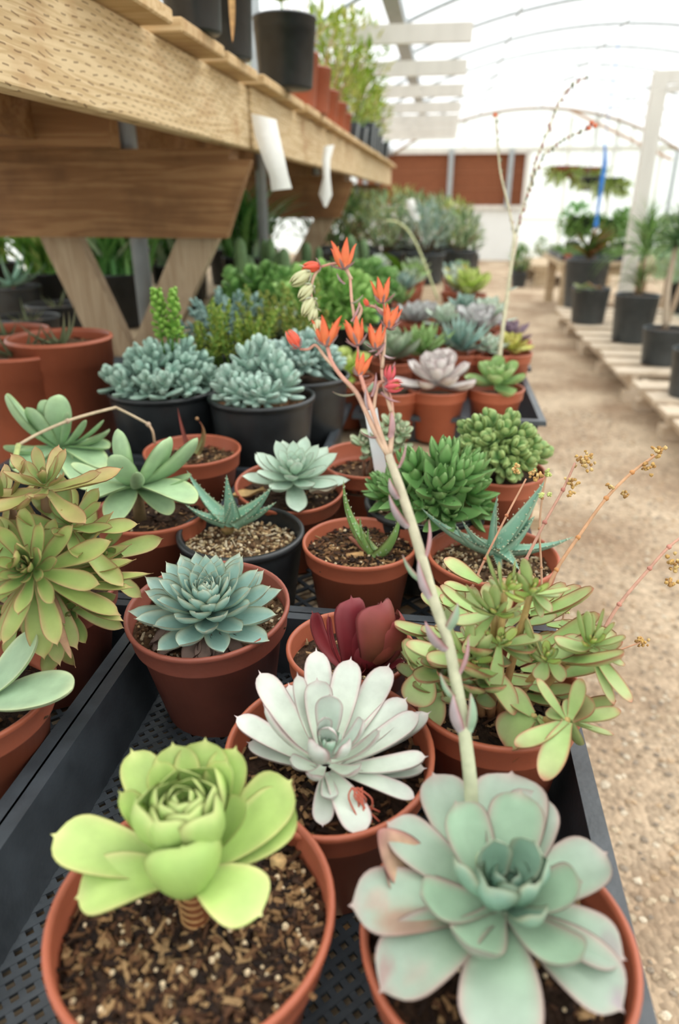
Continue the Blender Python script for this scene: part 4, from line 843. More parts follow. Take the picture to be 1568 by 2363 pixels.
hero(m, P(84, 1325, -.27), [(103, 1525, -.055, 62, dict(bend=.06)), (140, 1540, -.07, 50), (280, 1420, -.03, 64), (290, 1435, -.035, 50), (355, 1322, -.010, 40), (310, 1355, -.014, 40), (305, 1255, .004, 60), (262, 1180, .036, 60), (35, 1135, .050, 60), (10, 1440, -.03, 70), (60, 1480, -.05, 50), (180, 1500, -.06, 55), (315, 1290, .0, 50)],
     PR(.34, .66, 2.2, 1.6, .08), gr, gt, ge, nu=14, nv=8, cup=.16, thick=.11, wave=.03)
m.build('foliage', LEAF, t)
m = MB(); hero(m, P(84, 1325, -.27), [(165, 1520, -.05, 26), (150, 1440, -.03, 24), (8, 1360, .0, 40), (22, 1120, .055, 34), (190, 1180, .03, 24)], PR(.5, .5, 2, 1.5), C(176, 140, 108), C(150, 116, 88), None, nu=14, nv=6, wave=.14, cup=.3, thick=.05)
m.build('withered_leaf', MATS['dry_leaf'], t)
# F6 crassula ---------------------------------------------------------------
c = V(.0585, .448, ZR + .001); t = thing('potted_crassula', 'bushy green crassula with red leaf margins and dried flower heads beside the path', 'potted succulent', (c[0], c[1], -.46), 'potted succulents')
pot(t, c, .0690, .115); soil(t, c, .0690, .022, chips=320, col=C(50, 38, 28)); m = MB(); Z8 = (2.184, 850, 1250)
cg, ct, ce = C(166, 192, 122), C(184, 188, 134), C(188, 96, 88)
def z8(x, y, z): return P(850 + x / 2.184, 1250 + y / 2.184, z)
hubs = dict(a=(640, 360, -.262), b=(520, 600, -.30), d=(1115, 520, -.290), e=(900, 600, -.300), f=(1010, 900, -.318), g=(690, 250, -.240), h=(820, 260, -.245), i=(660, 520, -.285), j=(300, 640, -.315), k=(840, 880, -.33))
sc_ = []
m2 = MB()
for kx, (x, y, z) in hubs.items():
    q = z8(x, y, z); base = V(c[0] + .35 * (q[0] - c[0]), c[1] + .35 * (q[1] - c[1]), -.366); tube(m2, [base, base * .5 + q * .5 + V(0, 0, .004), q], [.0034, .0028, .0022], C(166, 118, 84), 8, C(186, 160, 104))
m2.build('stem', STEM, t)
PAD = PR(.40, .62, 2.3, 1.8)
def cl(h, L):
    hero(m, z8(*hubs[h]), L, PAD, cg, ct, ce, Z8, wf=1.25, nu=14, nv=8, thick=.14, cup=.10, bend=-.03, out=.002, back=cg * .9)
cl('j', [(175, 500, .020, 110), (200, 590, .008, 110), (235, 830, -.02, 150), (330, 950, -.04, 120), (330, 520, .03, 40), (420, 800, -.03, 90)])
cl('b', [(190, 520, .016, 120), (600, 760, -.02, 110, dict(bend=.05)), (745, 870, -.03, 130, dict(bend=.08)), (420, 430, .03, 90), (520, 400, .034, 80), (610, 470, .03, 90)])
cl('k', [(680, 1020, -.02, 190, dict(bend=.1)), (700, 1110, -.03, 80), (960, 980, -.01, 90), (880, 1010, -.015, 80), (700, 740, .01, 110)])
cl('a', [(495, 215, .034, 30), (440, 250, .03, 36), (548, 260, .03, 30), (590, 240, .034, 42), (640, 215, .034, 50), (770, 330, .012, 50), (740, 345, .01, 44), (770, 370, .006, 66), (430, 410, .0, 80), (530, 330, .02, 60), (480, 560, -.02, 60), (700, 300, .02, 30)])
cl('g', [(600, 60, .030, 40), (740, 95, .024, 36), (610, 190, .008, 54), (745, 170, .014, 30), (660, 100, .02, 26), (740, 270, -.004, 50)])
cl('h', [(790, 85, .034, 54), (1025, 235, .008, 42), (975, 265, .0, 62), (760, 160, .020, 66), (930, 350, -.01, 76), (810, 300, -.01, 60), (880, 380, -.015, 60), (850, 230, .01, 60)])
cl('i', [(880, 485, .012, 80, dict(bend=.02)), (555, 530, .0, 56), (690, 490, .012, 40), (830, 600, -.01, 80), (800, 540, 0, 50), (625, 600, -.02, 54), (640, 765, -.03, 60)])
cl('d', [(1300, 480, .014, 60), (1278, 590, .0, 40), (1060, 345, .034, 34), (1110, 350, .034, 46), (1135, 365, .03, 30), (1245, 405, .02, 36), (1190, 335, .03, 26), (1295, 625, -.004, 50), (1330, 810, -.018, 70), (960, 520, .01, 130), (1240, 820, -.02, 46), (1150, 560, 0, 50), (1180, 430, .02, 46)])
cl('e', [(800, 390, .034, 120, dict(bend=-.04)), (810, 510, .02, 60), (940, 540, .014, 66), (830, 560, .01, 80), (990, 700, -.01, 90), (1080, 480, .012, 110), (860, 700, -.01, 70)])
cl('f', [(1275, 850, .006, 80), (1130, 790, .014, 110, dict(col=C(134, 122, 80))), (850, 690, .02, 60), (1080, 690, .03, 70), (885, 1205, -.012, 110, dict(bend=.05)), (742, 1030, -.002, 90), (1120, 920, -.02, 90), (1240, 970, -.02, 50), (900, 850, .0, 90), (1010, 790, .01, 50), (1060, 1020, -.03, 80)])
for kx in ('a', 'd', 'h', 'e', 'g', 'b', 'i'):
    x, y, z = hubs[kx]; rosette(m, z8(x, y, z + .003), .016, 8, axis=(rnd.uniform(-.3, .5), -.3, 1), e0=30, e1=80, w=.45, prof=PAD, col=C(176, 202, 110), tip=C(190, 200, 120), edge=C(190, 150, 100), nu=7, nv=4, lift=.4)
for i in range(85):                                     # smaller leaves filling the bush
    a = rnd.uniform(0, 6.28); rr_ = .055 * math.sqrt(rnd.random()); q = V(c[0] + rr_ * math.cos(a), c[1] + .01 + rr_ * math.sin(a), rnd.uniform(-.345, -.285)); a2 = a + rnd.uniform(-.7, .7); L_ = rnd.uniform(.024, .042)
    leaf(m, q, q + L_ * V(math.cos(a2), math.sin(a2), rnd.uniform(-.1, .8)), L_ * .5, PAD, C(150, 182, 108), ct, ce, cup=.12, nu=8, nv=6)
m.build('foliage', LEAF, t)
fsk = MB(); HEADC = [C(196, 158, 96), C(176, 136, 84), C(206, 176, 120)]
def zc(x, y, d): return D(x, y, d)
heads = []
for pts, d, rad, cc in [([(1065, 1410), (1095, 1345), (1120, 1290), (1170, 1190), (1215, 1105)], .62, .0013, C(190, 120, 84)), ([(1110, 1420), (1170, 1370), (1215, 1290), (1258, 1205), (1300, 1130), (1328, 1068)], .63, .0017, C(182, 120, 106)),
                        ([(1252, 1400), (1250, 1310), (1246, 1220), (1252, 1150), (1262, 1095)], .64, .0012, C(186, 140, 100)), ([(1250, 1390), (1285, 1315), (1335, 1240), (1400, 1150), (1460, 1090), (1512, 1052)], .62, .0018, C(206, 146, 92)),
                        ([(1385, 1470), (1430, 1395), (1500, 1312), (1545, 1262), (1590, 1228)], .60, .0017, C(202, 140, 122)), ([(1380, 1520), (1430, 1500), (1480, 1482)], .60, .0011, C(190, 130, 90)), ([(1298, 1475), (1300, 1430), (1306, 1398)], .60, .001, C(190, 150, 110))]:
    tube(fsk, [zc(x, y, d - .0 * i) for i, (x, y) in enumerate(pts)], [rad * 1.0, rad * .65], cc * .5 + C(190, 160, 136) * .5, 7)
    for (x, y) in pts[1:-1]: blob(fsk, zc(x, y, d), rad * 1.5, cc * .9)
fo = fsk.build('flower_stalk', STEM, t); tag(fo, 'thin reddish stalks with dried tan flower heads')
for (x, y, s, n, d, g) in [(1348, 1065, 26, 34, .63, 0), (1318, 1112, 20, 18, .63, 0), (1320, 1140, 9, 8, .63, 0), (1235, 1092, 18, 20, .62, 0), (1195, 1085, 12, 10, .62, 0), (1264, 1092, 10, 12, .64, 1), (1250, 1142, 6, 5, .64, 1), (1268, 1140, 6, 5, .64, 1), (1516, 1040, 18, 16, .62, 0), (1495, 1078, 14, 12, .62, 0),
                        (1407, 1122, 9, 8, .62, 0), (1445, 1142, 12, 10, .62, 0), (1560, 1300, 20, 22, .60, 0), (1552, 1345, 14, 12, .60, 0), (1482, 1480, 16, 14, .60, 0), (1307, 1392, 8, 10, .60, 1), (1303, 1412, 6, 7, .60, 1)]:
    m = MB()
    for i in range(n): blob(m, D(x + rnd.gauss(0, s * .45), y + rnd.gauss(0, s * .42), d + rnd.gauss(0, .003)), rnd.uniform(.0011, .0022), (rnd.choice(HEADC) if not g else C(196, 206, 130)) * rnd.uniform(.8, 1.1), jit=.5)
    m.build('flower_head', CHIP, fo)
# ------------------------------------------------------------------ plants further back
def can(name, label, c, R, H, style, soil_col=C(70, 54, 40), depth=.02, k=32, cat='potted succulent', group='potted succulents', chips=0, m_=None, tilt=None):
    t = thing(name, label, cat, (c[0], c[1], c[2] - H), group)
    pot(t, c, R, H, style, k, tilt=tilt, m_=m_); soil(t, c, R, depth, chips=chips, col=soil_col, k=28, tilt=tilt); return t
COLS = {'mint': (C(206, 224, 206), C(220, 228, 216), C(206, 216, 190)), 'blue': (C(140, 176, 166), C(170, 196, 184), C(190, 206, 190)), 'pink': (C(230, 226, 220), C(232, 224, 220), C(210, 188, 190)),
        'green': (C(148, 184, 120), C(164, 196, 126), C(190, 206, 150)), 'lime': (C(190, 214, 110), C(206, 220, 130), C(210, 214, 150)), 'sage': (C(166, 188, 158), C(180, 196, 166), C(196, 204, 176)),
        'mauve': (C(150, 134, 150), C(166, 140, 156), C(180, 160, 170)), 'silver': (C(206, 212, 208), C(216, 216, 214), C(214, 204, 206)), 'deep': (C(92, 140, 70), C(120, 164, 84), C(150, 180, 110)), 'yellow': (C(200, 204, 110), C(214, 206, 120), C(216, 196, 130))}
def bros(px, py, z, R, r, n, colk, label, H=.1, style='clay', e0=8, w=.4, prof=SPADE, axis=(0, -.2, 1), lift=.3, nu=6, nv=4, dz=.004, name='potted_echeveria', **kw):
    c = P(px, py, z); t = can(name, label, c, R, H, style); m = MB(); a, b, e = COLS[colk]
    rosette(m, c + V(0, 0, dz), r, n, axis=axis, e0=e0, e1=84, w=w, prof=prof, col=a, tip=b, edge=e, lift=lift, nu=nu, nv=nv, **kw)
    m.build('rosette', LEAF, t); return t
def dome(m, c, r, n, L, nl, ll, lw, col, tip=None, prof=FING, up=.9, e0=25, thick=.4, rd=.45, nu=5, nv=4, r0=.25, spread=.98):
    for i in range(n):
        a = i * 2.39996 + rnd.uniform(-.2, .2); e = math.acos(1 - spread * (i + .5) / n); d = norm(V(math.sin(e) * math.cos(a), math.sin(e) * math.sin(a), math.cos(e) * up + .12))
        sprig(m, c + d * r * r0, d, L * rnd.uniform(.8, 1.15), nl, ll, lw, col * rnd.uniform(.9, 1.1), tip, prof, e0, 72, thick, rd, nu, nv)
# blue sedums in black pots
c = P(378, 892, -.298); t = can('potted_sedum', 'blue-green sedum with a bright green leafy shoot in the wide black pot', c, .098, .160, 'black', chips=60); m = MB()
dome(m, c + V(.004, 0, -.008), .060, 22, .050, 12, .036, .014, C(156, 190, 176), C(178, 208, 192), r0=.5)
for d in ((-.07, -.03), (.06, -.04), (0, -.06), (.03, -.07), (-.04, -.06), (.08, 0)): sprig(m, c + V(d[0], d[1], -.008), (d[0] * 3, -.3, 1), .04, 10, .032, .0135, C(166, 198, 182), C(184, 210, 194))
m.build('foliage', LEAF, t); m = MB()
for i in range(4): sprig(m, c + V(.018 + rnd.uniform(-.015, .015), .0 + rnd.uniform(-.01, .01), .06), (rnd.uniform(-.15, .15), rnd.uniform(-.15, .1), 1), .10, 22, .016, .010, C(122, 174, 70), C(150, 190, 84), prof=ROUND)
tag(m.build('shoot', LEAF, t), 'bright green leafy shoot')
c = P(604, 910, -.298); t = can('potted_sedum', 'powdery blue finger-leaved sedum in the black pot nearest the tray corner', c, .0905, .158, 'black', chips=220, soil_col=C(120, 84, 54)); m = MB()
for (dx, dy, dz, L) in [(-.045, -.02, 0, .05), (-.02, .0, .02, .075), (.0, .01, .035, .08), (.03, 0, .01, .065), (.045, -.01, 0, .05), (-.03, -.04, -.005, .035), (.0, -.04, -.004, .035), (.02, -.045, -.006, .035), (-.055, -.03, -.005, .04), (.01, .03, .03, .06)]:
    sprig(m, c + V(dx * .7, dy * .7, -.01 + dz * .3), (dx * 6, dy * 6 - .15, 1), L, 17, .042, .0145, C(174, 206, 192), C(196, 220, 206), e0=10, e1=70)
m.build('foliage', LEAF, t)
c = P(700, 862, -.298); t = can('potted_sedum', 'blue sedum in a black pot standing behind the orange flowers', c, .088, .160, 'black'); m = MB(); dome(m, c, .07, 18, .05, 12, .038, .0135, C(164, 194, 184), C(184, 208, 198)); m.build('foliage', LEAF, t)
c = P(520, 860, -.300) + V(0, .09, 0); t = can('potted_sedum', 'bright green upright sedum between the two blue sedum pots', c, .085, .150, 'black'); m = MB()
for i in range(26): d = (rnd.uniform(-.5, .5), rnd.uniform(-.5, .3), 1); sprig(m, c + V(rnd.uniform(-.07, .07), rnd.uniform(-.06, .06), -.01), d, rnd.uniform(.07, .13), 22, .015, .006, C(120, 160, 66), C(166, 172, 70))
m.build('foliage', LEAF, t)
c = P(500, 830, -.310) + V(-.02, .18, 0); t = can('potted_sedum', 'second blue sedum partly hidden at the back of the sedum tray', c, .085, .150, 'black'); m = MB(); dome(m, c, .07, 18, .10, 16, .028, .010, C(140, 172, 164), C(156, 186, 176)); m.build('foliage', LEAF, t)
c = P(655, 800, -.300) + V(0, .06, 0); t = can('potted_sedum', 'yellow-green bushy sedum behind the orange flower cluster', c, .085, .150, 'black'); m = MB()
for i in range(24): d = (rnd.uniform(-.5, .5), rnd.uniform(-.5, .3), 1); sprig(m, c + V(rnd.uniform(-.07, .07), rnd.uniform(-.06, .06), -.01), d, rnd.uniform(.07, .15), 20, .016, .007, C(128, 166, 78), C(170, 160, 76))
m.build('foliage', LEAF, t)
# tall orange pots at far left with small aloes
def small_aloe(m, c, n, L, w, col, tip=None, edge=None, prof=TAPER, e=(20, 75), sp=.1):
    for i in range(n):
        a = i * 2.39996 + rnd.uniform(-.3, .3); ee = R_(rnd.uniform(*e)); l_ = L * rnd.uniform(.7, 1.1); leaf(m, c, c + l_ * V(math.cos(a) * math.cos(ee), math.sin(a) * math.cos(ee), math.sin(ee)), w, prof, col, tip, edge, cup=.3, thick=.25, bend=-sp, nu=8, nv=4)
for (x, y, R, H, L, lab) in [(42, 806, .096, .21, .11, 'tall orange pot at the far left holding a thin grey aloe'), (137, 775, .096, .23, .09, 'tall orange pot with drooping aloe seedling, touching the slanted bench leg'), (10, 760, .09, .215, .06, 'orange pot mostly hidden behind the other tall orange pots')]:
    c = P(x, y, TABLE + H); t = can('potted_aloe', lab, c, R, H, 'can', C(104, 84, 64), m_=TERRA, chips=60); m = MB(); small_aloe(m, c + V(0, 0, -.02), 6, L, .014, C(124, 140, 104), C(120, 104, 84)); m.build('leaf', LEAF, t)
# black cans under the bench, left
LM = [('potted_agave', 30, 660, .10, .17, 'left-edge black pot with a spiky blue-green agave on a bare stem', 'agave'), ('potted_aloe', 130, 700, .10, .15, 'black pot with sparse green shoots behind the orange pots', 'sp'), ('potted_aloe', 60, 730, .10, .14, 'low black pot with withered grey leaves behind the orange pots', 'sp')]
for nm, x, y, R, H, lab, kd in LM:
    c = P(x, y, TABLE + H); t = can(nm, lab, c, R, H, 'black', C(150, 124, 94)); m = MB()
    if kd == 'agave':
        tube(m, [c + V(.0, 0, -.02), c + V(0, 0, .01)], .006, C(140, 90, 70)); small_aloe(m, c + V(0, 0, .005), 9, .16, .028, C(134, 170, 150), C(140, 176, 150), e=(5, 70))
    else: small_aloe(m, c + V(0, 0, -.02), 6, .08, .012, C(120, 130, 96))
    m.build('leaf', LEAF, t)
def grass(m, c, n, L, w, cols, spread=.06, droop=.5, lean=.8, nu=7):
    for i in range(n):
        a = rnd.uniform(0, 6.28); e = R_(rnd.uniform(35, 86)); l_ = L * rnd.uniform(.55, 1.1); b = c + V(rnd.gauss(0, spread * .4), rnd.gauss(0, spread * .4), 0)
        T = b + l_ * V(math.cos(a) * math.cos(e), math.sin(a) * math.cos(e), math.sin(e) * .8); cc = rnd.choice(cols)
        leaf(m, b, T, w * rnd.uniform(.7, 1.2), GRASS, cc, cc * 1.1, cup=.2, bend=droop * rnd.uniform(.15, .45), thick=.05, nu=nu, nv=2)
GG = [C(150, 196, 92), C(176, 212, 112), C(120, 172, 80), C(200, 220, 130)]
G2 = [C(112, 170, 92), C(146, 196, 116), C(92, 148, 80), C(186, 212, 176)]
n_ = 0
for row, (yy, xs) in enumerate([(2.75, (-1.55, -1.28, -1.95)), (3.15, (-1.15, -1.42, -1.75, -2.1)), (3.6, (-.98, -1.3, -1.62, -1.95)), (4.2, (-1.25, -1.6, -2.0))]):
    for x in xs:
        H = .20; c = V(x + rnd.uniform(-.03, .03), yy + rnd.uniform(-.04, .04), TABLE + H); R = .115
        t = can('potted_grass_lily', 'strappy green leafy plant in a black pot under the upper bench, among its kind', c, R, H, 'can', cat='potted plant', group='strappy plants under the bench'); m = MB()
        grass(m, c + V(0, 0, -.02), 95, .52 if n_ % 3 else .42, .030, GG if x < -1.4 else G2, .09); m.build('foliage', GREEN, t); n_ += 1
t0 = None
for (x, y) in [(350, 530), (395, 555)]:
    q = PY(x, y - 6, 3.1); m = MB()
    for i in range(6): a = i * 1.047; leaf(m, q, q + V(.03 * math.cos(a), .03 * math.sin(a), .012), .026, ROUND, C(236, 226, 206), nu=6, nv=4)
    st = q - V(0, 0, .16); tube(m, [st, q], .002, C(120, 160, 80), 5)
    tag(m.build('white_blossom', GREEN, None), 'left white blossom above the strappy leaves under the bench' if x < 370 else 'right cream blossom above the strappy leaves under the bench', 'flower')
# black pots behind the sedums
c = P(545, 718, TABLE + .15); t = can('potted_euphorbia', 'black pot with a withered brown plant between the bench leg and green jades', c, .125, .15, 'can', cat='potted plant'); m = MB()
dome(m, c, .07, 10, .06, 12, .03, .010, C(150, 128, 98), C(132, 104, 80)); dome(m, c + V(.06, .02, .02), .05, 7, .07, 10, .034, .016, C(150, 176, 156), C(160, 180, 150)); m.build('foliage', LEAF, t)
def jade(px, py, R, H, lab, col, tip, n=26, L=.13, ll=.055, lw=.034, style='can', z=None, r=.1, nl=12, **kw):
    c = P(px, py, (TABLE + H) if z is None else z); t = can('potted_jade', lab, c, R, H, style, cat='potted plant', **kw); m = MB()
    dome(m, c, r, n, L, nl, ll, lw, col, tip, prof=ROUND, thick=.15, rd=.1, r0=.3); m.build('foliage', LEAF, t); return t
jade(600, 730, .12, .16, 'large dark green jade mass behind the withered brown plant', C(104, 154, 82), C(130, 172, 92), n=26, L=.085, r=.11)
jade(668, 722, .11, .16, 'dark green jade at the right of the large jade mass, left of the orange flowers', C(110, 160, 88), C(136, 178, 98), n=22, L=.085)
jade(762, 742, .105, .17, 'glossy mid-green jade in a black pot directly behind the orange flowers', C(130, 180, 90), C(166, 204, 116), n=28, L=.10, ll=.06, lw=.03)
jade(842, 690, .10, .14, 'small bright green jade right of the flowers', C(120, 168, 96), C(146, 184, 110), n=20, L=.09)
bros(632, 775, -.30, .08, .10, 14, 'sage', 'broad flat grey-green rosette with brownish leaves behind the yellow-green sedum', style='black', H=.15, w=.6, prof=ROUND, e0=2)
# echeverias in the trays along the path
EL = [(1010, 893, .0635, .088, 30, 'pink', 'grey-pink echeveria in the front row of the solid tray', dict(e0=10, w=.42, prof=SPAT, nu=9, nv=6, lift=.35)),
      (1145, 893, .0585, .070, 22, 'green', 'green open rosette with the tall thin flower spikes, front right of the solid tray', dict(e0=4, w=.55, prof=ROUND, nu=8, nv=6)),
      (905, 895, .062, .060, 0, 'sage', 'empty-looking brick pot beside the grey-pink echeveria', dict()),
      (800, 868, .062, .07, 14, 'lime', 'bright lime rosette in an orange pot behind the flower stalk', dict(w=.6, prof=ROUND)),
      (905, 830, .060, .09, 20, 'sage', 'sage rosette with upright leaves behind the brick pot', dict(e0=30, w=.5)),
      (975, 822, .064, .096, 34, 'green', 'fresh green many-leaved rosette in the second row', dict(e0=18, w=.26, prof=LANCE)),
      (1062, 812, .060, .098, 34, 'blue', 'blue-green spiky rosette in the second row', dict(e0=30, w=.24, prof=LANCE)),
      (1130, 815, .056, .060, 20, 'mint', 'small mint rosette behind the tall flower spikes', dict()),
      (1178, 812, .056, .060, 20, 'yellow', 'low yellow-green rosette near the path edge', dict(w=.5)),
      (1180, 785, .056, .065, 22, 'mauve', 'mauve purple rosette at the path edge of the second tray', dict(e0=25)),
      (1105, 765, .060, .090, 28, 'silver', 'silvery white rosette, right of the blue spiky one', dict(e0=25, w=.5, prof=SPAT)),
      (1030, 750, .060, .080, 28, 'mint', 'mint rosette above the fresh green one in the third row', dict()),
      (955, 745, .060, .080, 26, 'silver', 'powdery silver rosette in the third row left', dict(e0=20)),
      (880, 760, .060, .080, 22, 'blue', 'blue rosette behind the orange flowers in the third row', dict(e0=30)),
      (1130, 735, .056, .080, 24, 'mint', 'pale mint rosette near the path in the third tray', dict(e0=20, w=.5)),
      (990, 730, .062, .060, 30, 'silver', 'flat grey-white rosette filling a brick-red pot', dict(e0=5, w=.5)),
      (1075, 722, .058, .075, 26, 'blue', 'blue-grey rosette beside the path in the third tray', dict(e0=22)),
      (925, 705, .060, .080, 22, 'green', 'fern-green rosette left of the flat grey-white one', dict(e0=35, w=.25, prof=LANCE))]
for x, y, R, r, n, ck, lab, kw in EL:
    if n: bros(x, y, TABLE + .10 + .012, R, r, n, ck, lab, H=.108, **kw)
    else: t = can('terracotta_pot', lab, P(x, y, TABLE + .11), R, .106, 'clay', depth=.01)
# the thin tall flower spikes of the green rosette
c = P(1150, 880, -.35); m = MB(); ds = 1.50; rosp = [o for o in scn.objects if o.get('label', '').startswith('green open rosette')][0]
SP = [[(1150, 862), (1158, 780), (1170, 690), (1182, 600), (1188, 540)], [(1188, 545), (1175, 480), (1156, 400), (1150, 340), (1143, 268)], [(1186, 560), (1205, 490), (1225, 430), (1255, 360), (1300, 322), (1350, 300), (1370, 285)], [(1222, 440), (1238, 370), (1270, 290), (1300, 220), (1330, 190), (1356, 177)]]
for i, b in enumerate(SP): tube(m, [D(x, y, ds + .02 * i + (.0 if i < 2 else .03)) for x, y in b], [.0052, .0032] if i == 0 else [.0026, .0012], C(196, 190, 160), 7)
tube(m, [D(1178, 640, ds), D(1196, 545, ds)], .002, C(196, 180, 160), 6)
fo = m.build('flower_stalk', STEM, rosp); m = MB()
for b in SP[1:]:
    for i in range(len(b) - 1):
        for k_ in range(5):
            u = (k_ + rnd.random() * .6) / 5; x = b[i][0] + (b[i + 1][0] - b[i][0]) * u + rnd.uniform(-4, 4); y = b[i][1] + (b[i + 1][1] - b[i][1]) * u
            blob(m, D(x, y, ds + .03), rnd.uniform(.0025, .0045), rnd.choice([C(150, 96, 92), C(120, 124, 96), C(170, 110, 100)]), sq=(.7, .7, 1.6))
for (x, y) in ((1143, 266), (1374, 290), (1366, 284), (1360, 296)): blob(m, D(x, y, ds + .03), .0055, C(226, 120, 76))
m.build('bud', FLOWER, fo); m = MB()
for (x0, y0, x1, y1) in [(1172, 740, 1196, 732), (1170, 670, 1197, 660), (1178, 600, 1190, 580), (1165, 720, 1163, 700), (1160, 790, 1150, 770)]: leaf(m, D(x0, y0, ds), D(x1, y1, ds), .010, LANCE, C(196, 212, 200), nu=6, nv=4)
m.build('bract', LEAF, fo)
# far rows, soft in the photograph
far = [('sage', C(150, 180, 140)), ('mint', 0), ('blue', 0), ('green', 0), ('silver', 0), ('lime', 0), ('mauve', 0)]
names = {'sage': 'grey-green', 'mint': 'mint', 'blue': 'blue-green', 'green': 'green', 'silver': 'silvery', 'lime': 'lime', 'mauve': 'mauve', 'deep': 'dark green', 'yellow': 'yellowish'}
i = 0
for yy in (3.12, 3.32, 3.52, 3.74, 3.96):
    for x in (-.52, -.33, -.14, .05):
        ck = rnd.choice(['sage', 'mint', 'blue', 'silver', 'green', 'mint', 'yellow'] if x > -.4 else ['green', 'deep', 'sage']); xx, y2 = x + rnd.uniform(-.02, .02) + (.03 if x > 0 else 0), yy + rnd.uniform(-.02, .02)
        c = V(xx, y2, TABLE + .105); t = can('potted_echeveria', 'small %s rosette in a terracotta pot in the blurred rows beyond the trays' % names[ck], c, .06, .104, 'clay', group='far %s rosettes' % names[ck]); m = MB(); a, b, e = COLS[ck]
        rosette(m, c, rnd.uniform(.08, .11), 18, axis=(0, -.2, 1), e0=rnd.uniform(5, 45), w=.42, prof=rnd.choice([SPADE, SPAT, ROUND]), col=a, tip=b, edge=e, lift=.4, nu=5, nv=4); m.build('rosette', LEAF, t); i += 1
bros(1083, 678, -.36, .075, .12, 26, 'lime', 'large lime-green rosette in a pot at the path side of the far rows', H=.10, e0=25, w=.5, lift=.5)
def shrub(c, r, h, n, cols, lw, ll, label, R=.12, H=.18, style='can', prof=LANCE, name='potted_shrub', group='bushy plants at the back of the table', mt=None, trunk=.3):
    t = can(name, label, c, R, H, style, m_=HAZED, cat='potted plant', group=group); m = MB()
    for i in range(9):
        a = rnd.uniform(0, 6.28); d = norm(V(math.cos(a) * r, math.sin(a) * r, h * rnd.uniform(.5, 1))); tube(m, [c + V(0, 0, -.02), c + V(0, 0, -.02) + d * h * .8], .004, C(120, 100, 70), 5)
    m.build('stem', STEM, t); m = MB()
    for i in range(n):
        u = rnd.random(); a = rnd.uniform(0, 6.28); rr_ = r * math.sqrt(rnd.random()) * (.35 + .65 * math.sin(math.pi * min(1, .15 + .8 * u))); q = c + V(rr_ * math.cos(a), rr_ * math.sin(a), h * (trunk * .3 + (1 - trunk * .3) * u)); a2 = a + rnd.uniform(-.9, .9); e = R_(rnd.uniform(-10, 80)); cc = rnd.choice(cols); l_ = ll * rnd.uniform(.6, 1.2)
        leaf(m, q, q + l_ * V(math.cos(a2) * math.cos(e), math.sin(a2) * math.cos(e), math.sin(e)), lw * rnd.uniform(.7, 1.2), prof, cc, cc * 1.12, cup=.15, bend=.05, thick=.06, nu=4, nv=2, jit=.2)
    m.build('foliage', mt or GREEN, t); return t
SG = [C(172, 198, 158), C(196, 214, 176), C(150, 178, 136), C(206, 216, 176)]; SY = [C(214, 220, 156), C(196, 210, 140), C(222, 222, 172), C(176, 198, 126)]; SB = [C(186, 208, 196), C(204, 218, 208), C(166, 192, 178)]; SD = [C(124, 162, 102), C(150, 184, 118), C(108, 142, 92)]  # shrub greens raised, the background haze is put into the leaf colour
SH = [(-.62, 4.55, .16, .30, SD, 'dark green bush right under the end of the second trestle'), (-.35, 4.5, .17, .32, SG, 'grey-green bush in the middle of the blurred far rows'), (-.10, 4.45, .15, .26, SB, 'blue-grey bush behind the far rosettes'), (.10, 4.75, .13, .20, SG, 'low sage bush near the path side of the table'),
      (-.55, 5.15, .20, .32, SY, 'yellow-green bush below the far bench end'), (-.22, 5.2, .20, .31, SG, 'tall feathery grey-green bush below the brown cooling pad'), (.06, 5.3, .15, .27, SY, 'yellow-green tufted plant in a black pot near the table end'), (-.85, 5.0, .18, .34, SD, 'dark bush behind the second trestle leg'),
      (-.75, 5.9, .22, .36, SB, 'tall blue-grey bush far behind under the bench'), (-.38, 5.95, .22, .36, SY, 'tall yellow-green bush at the far end of the table'), (-.05, 6.0, .18, .30, SG, 'grey-green bush at the far right corner of the table'), (-1.2, 4.8, .2, .3, SD, 'dark green bush deep under the bench'), (-1.5, 5.3, .22, .34, SG, 'grey bush deep under the bench at left')]
for x, y, r, h, cols, lab in SH: shrub(V(x, y, TABLE + .17), r, h, 210, cols, .018, .075, lab, H=.165)
c = V(.16, 5.0, TABLE + .13); t = shrub(c, .10, .12, 90, SG, .02, .06, 'small green tuft in a black pot at the edge of the path', R=.085, H=.125)
# things near the flowers: big-leaved plant and red buds
c = V(-.30, 3.40, TABLE + .11); t = can('potted_orchid_cactus', 'broad bright green arching leaves in the blurred middle rows', c, .07, .105, 'clay', cat='potted plant'); m = MB()
for x, y, x1, y1, w in [(925, 655, 885, 585, 34), (930, 660, 955, 610, 26), (935, 665, 975, 640, 26), (920, 660, 890, 640, 22)]: leaf(m, D(x, y, 3.5), D(x1, y1, 3.4), wpx(w, 3.4), ROUND, C(120, 162, 66), C(150, 180, 80), bend=.15, nu=8, nv=4)
m.build('leaf', GREEN, t)
m = MB(); tube(m, [D(x, y, 2.9) for x, y in ((1010, 690), (985, 620), (962, 565), (940, 530), (915, 512), (890, 510))], .0045, C(196, 200, 150), 6)
c = V(0, 2.93, TABLE + .11); tt = [o for o in scn.objects if o.get('label', '').startswith('fern-green rosette')][0]; m.build('flower_stalk', STEM, tt)
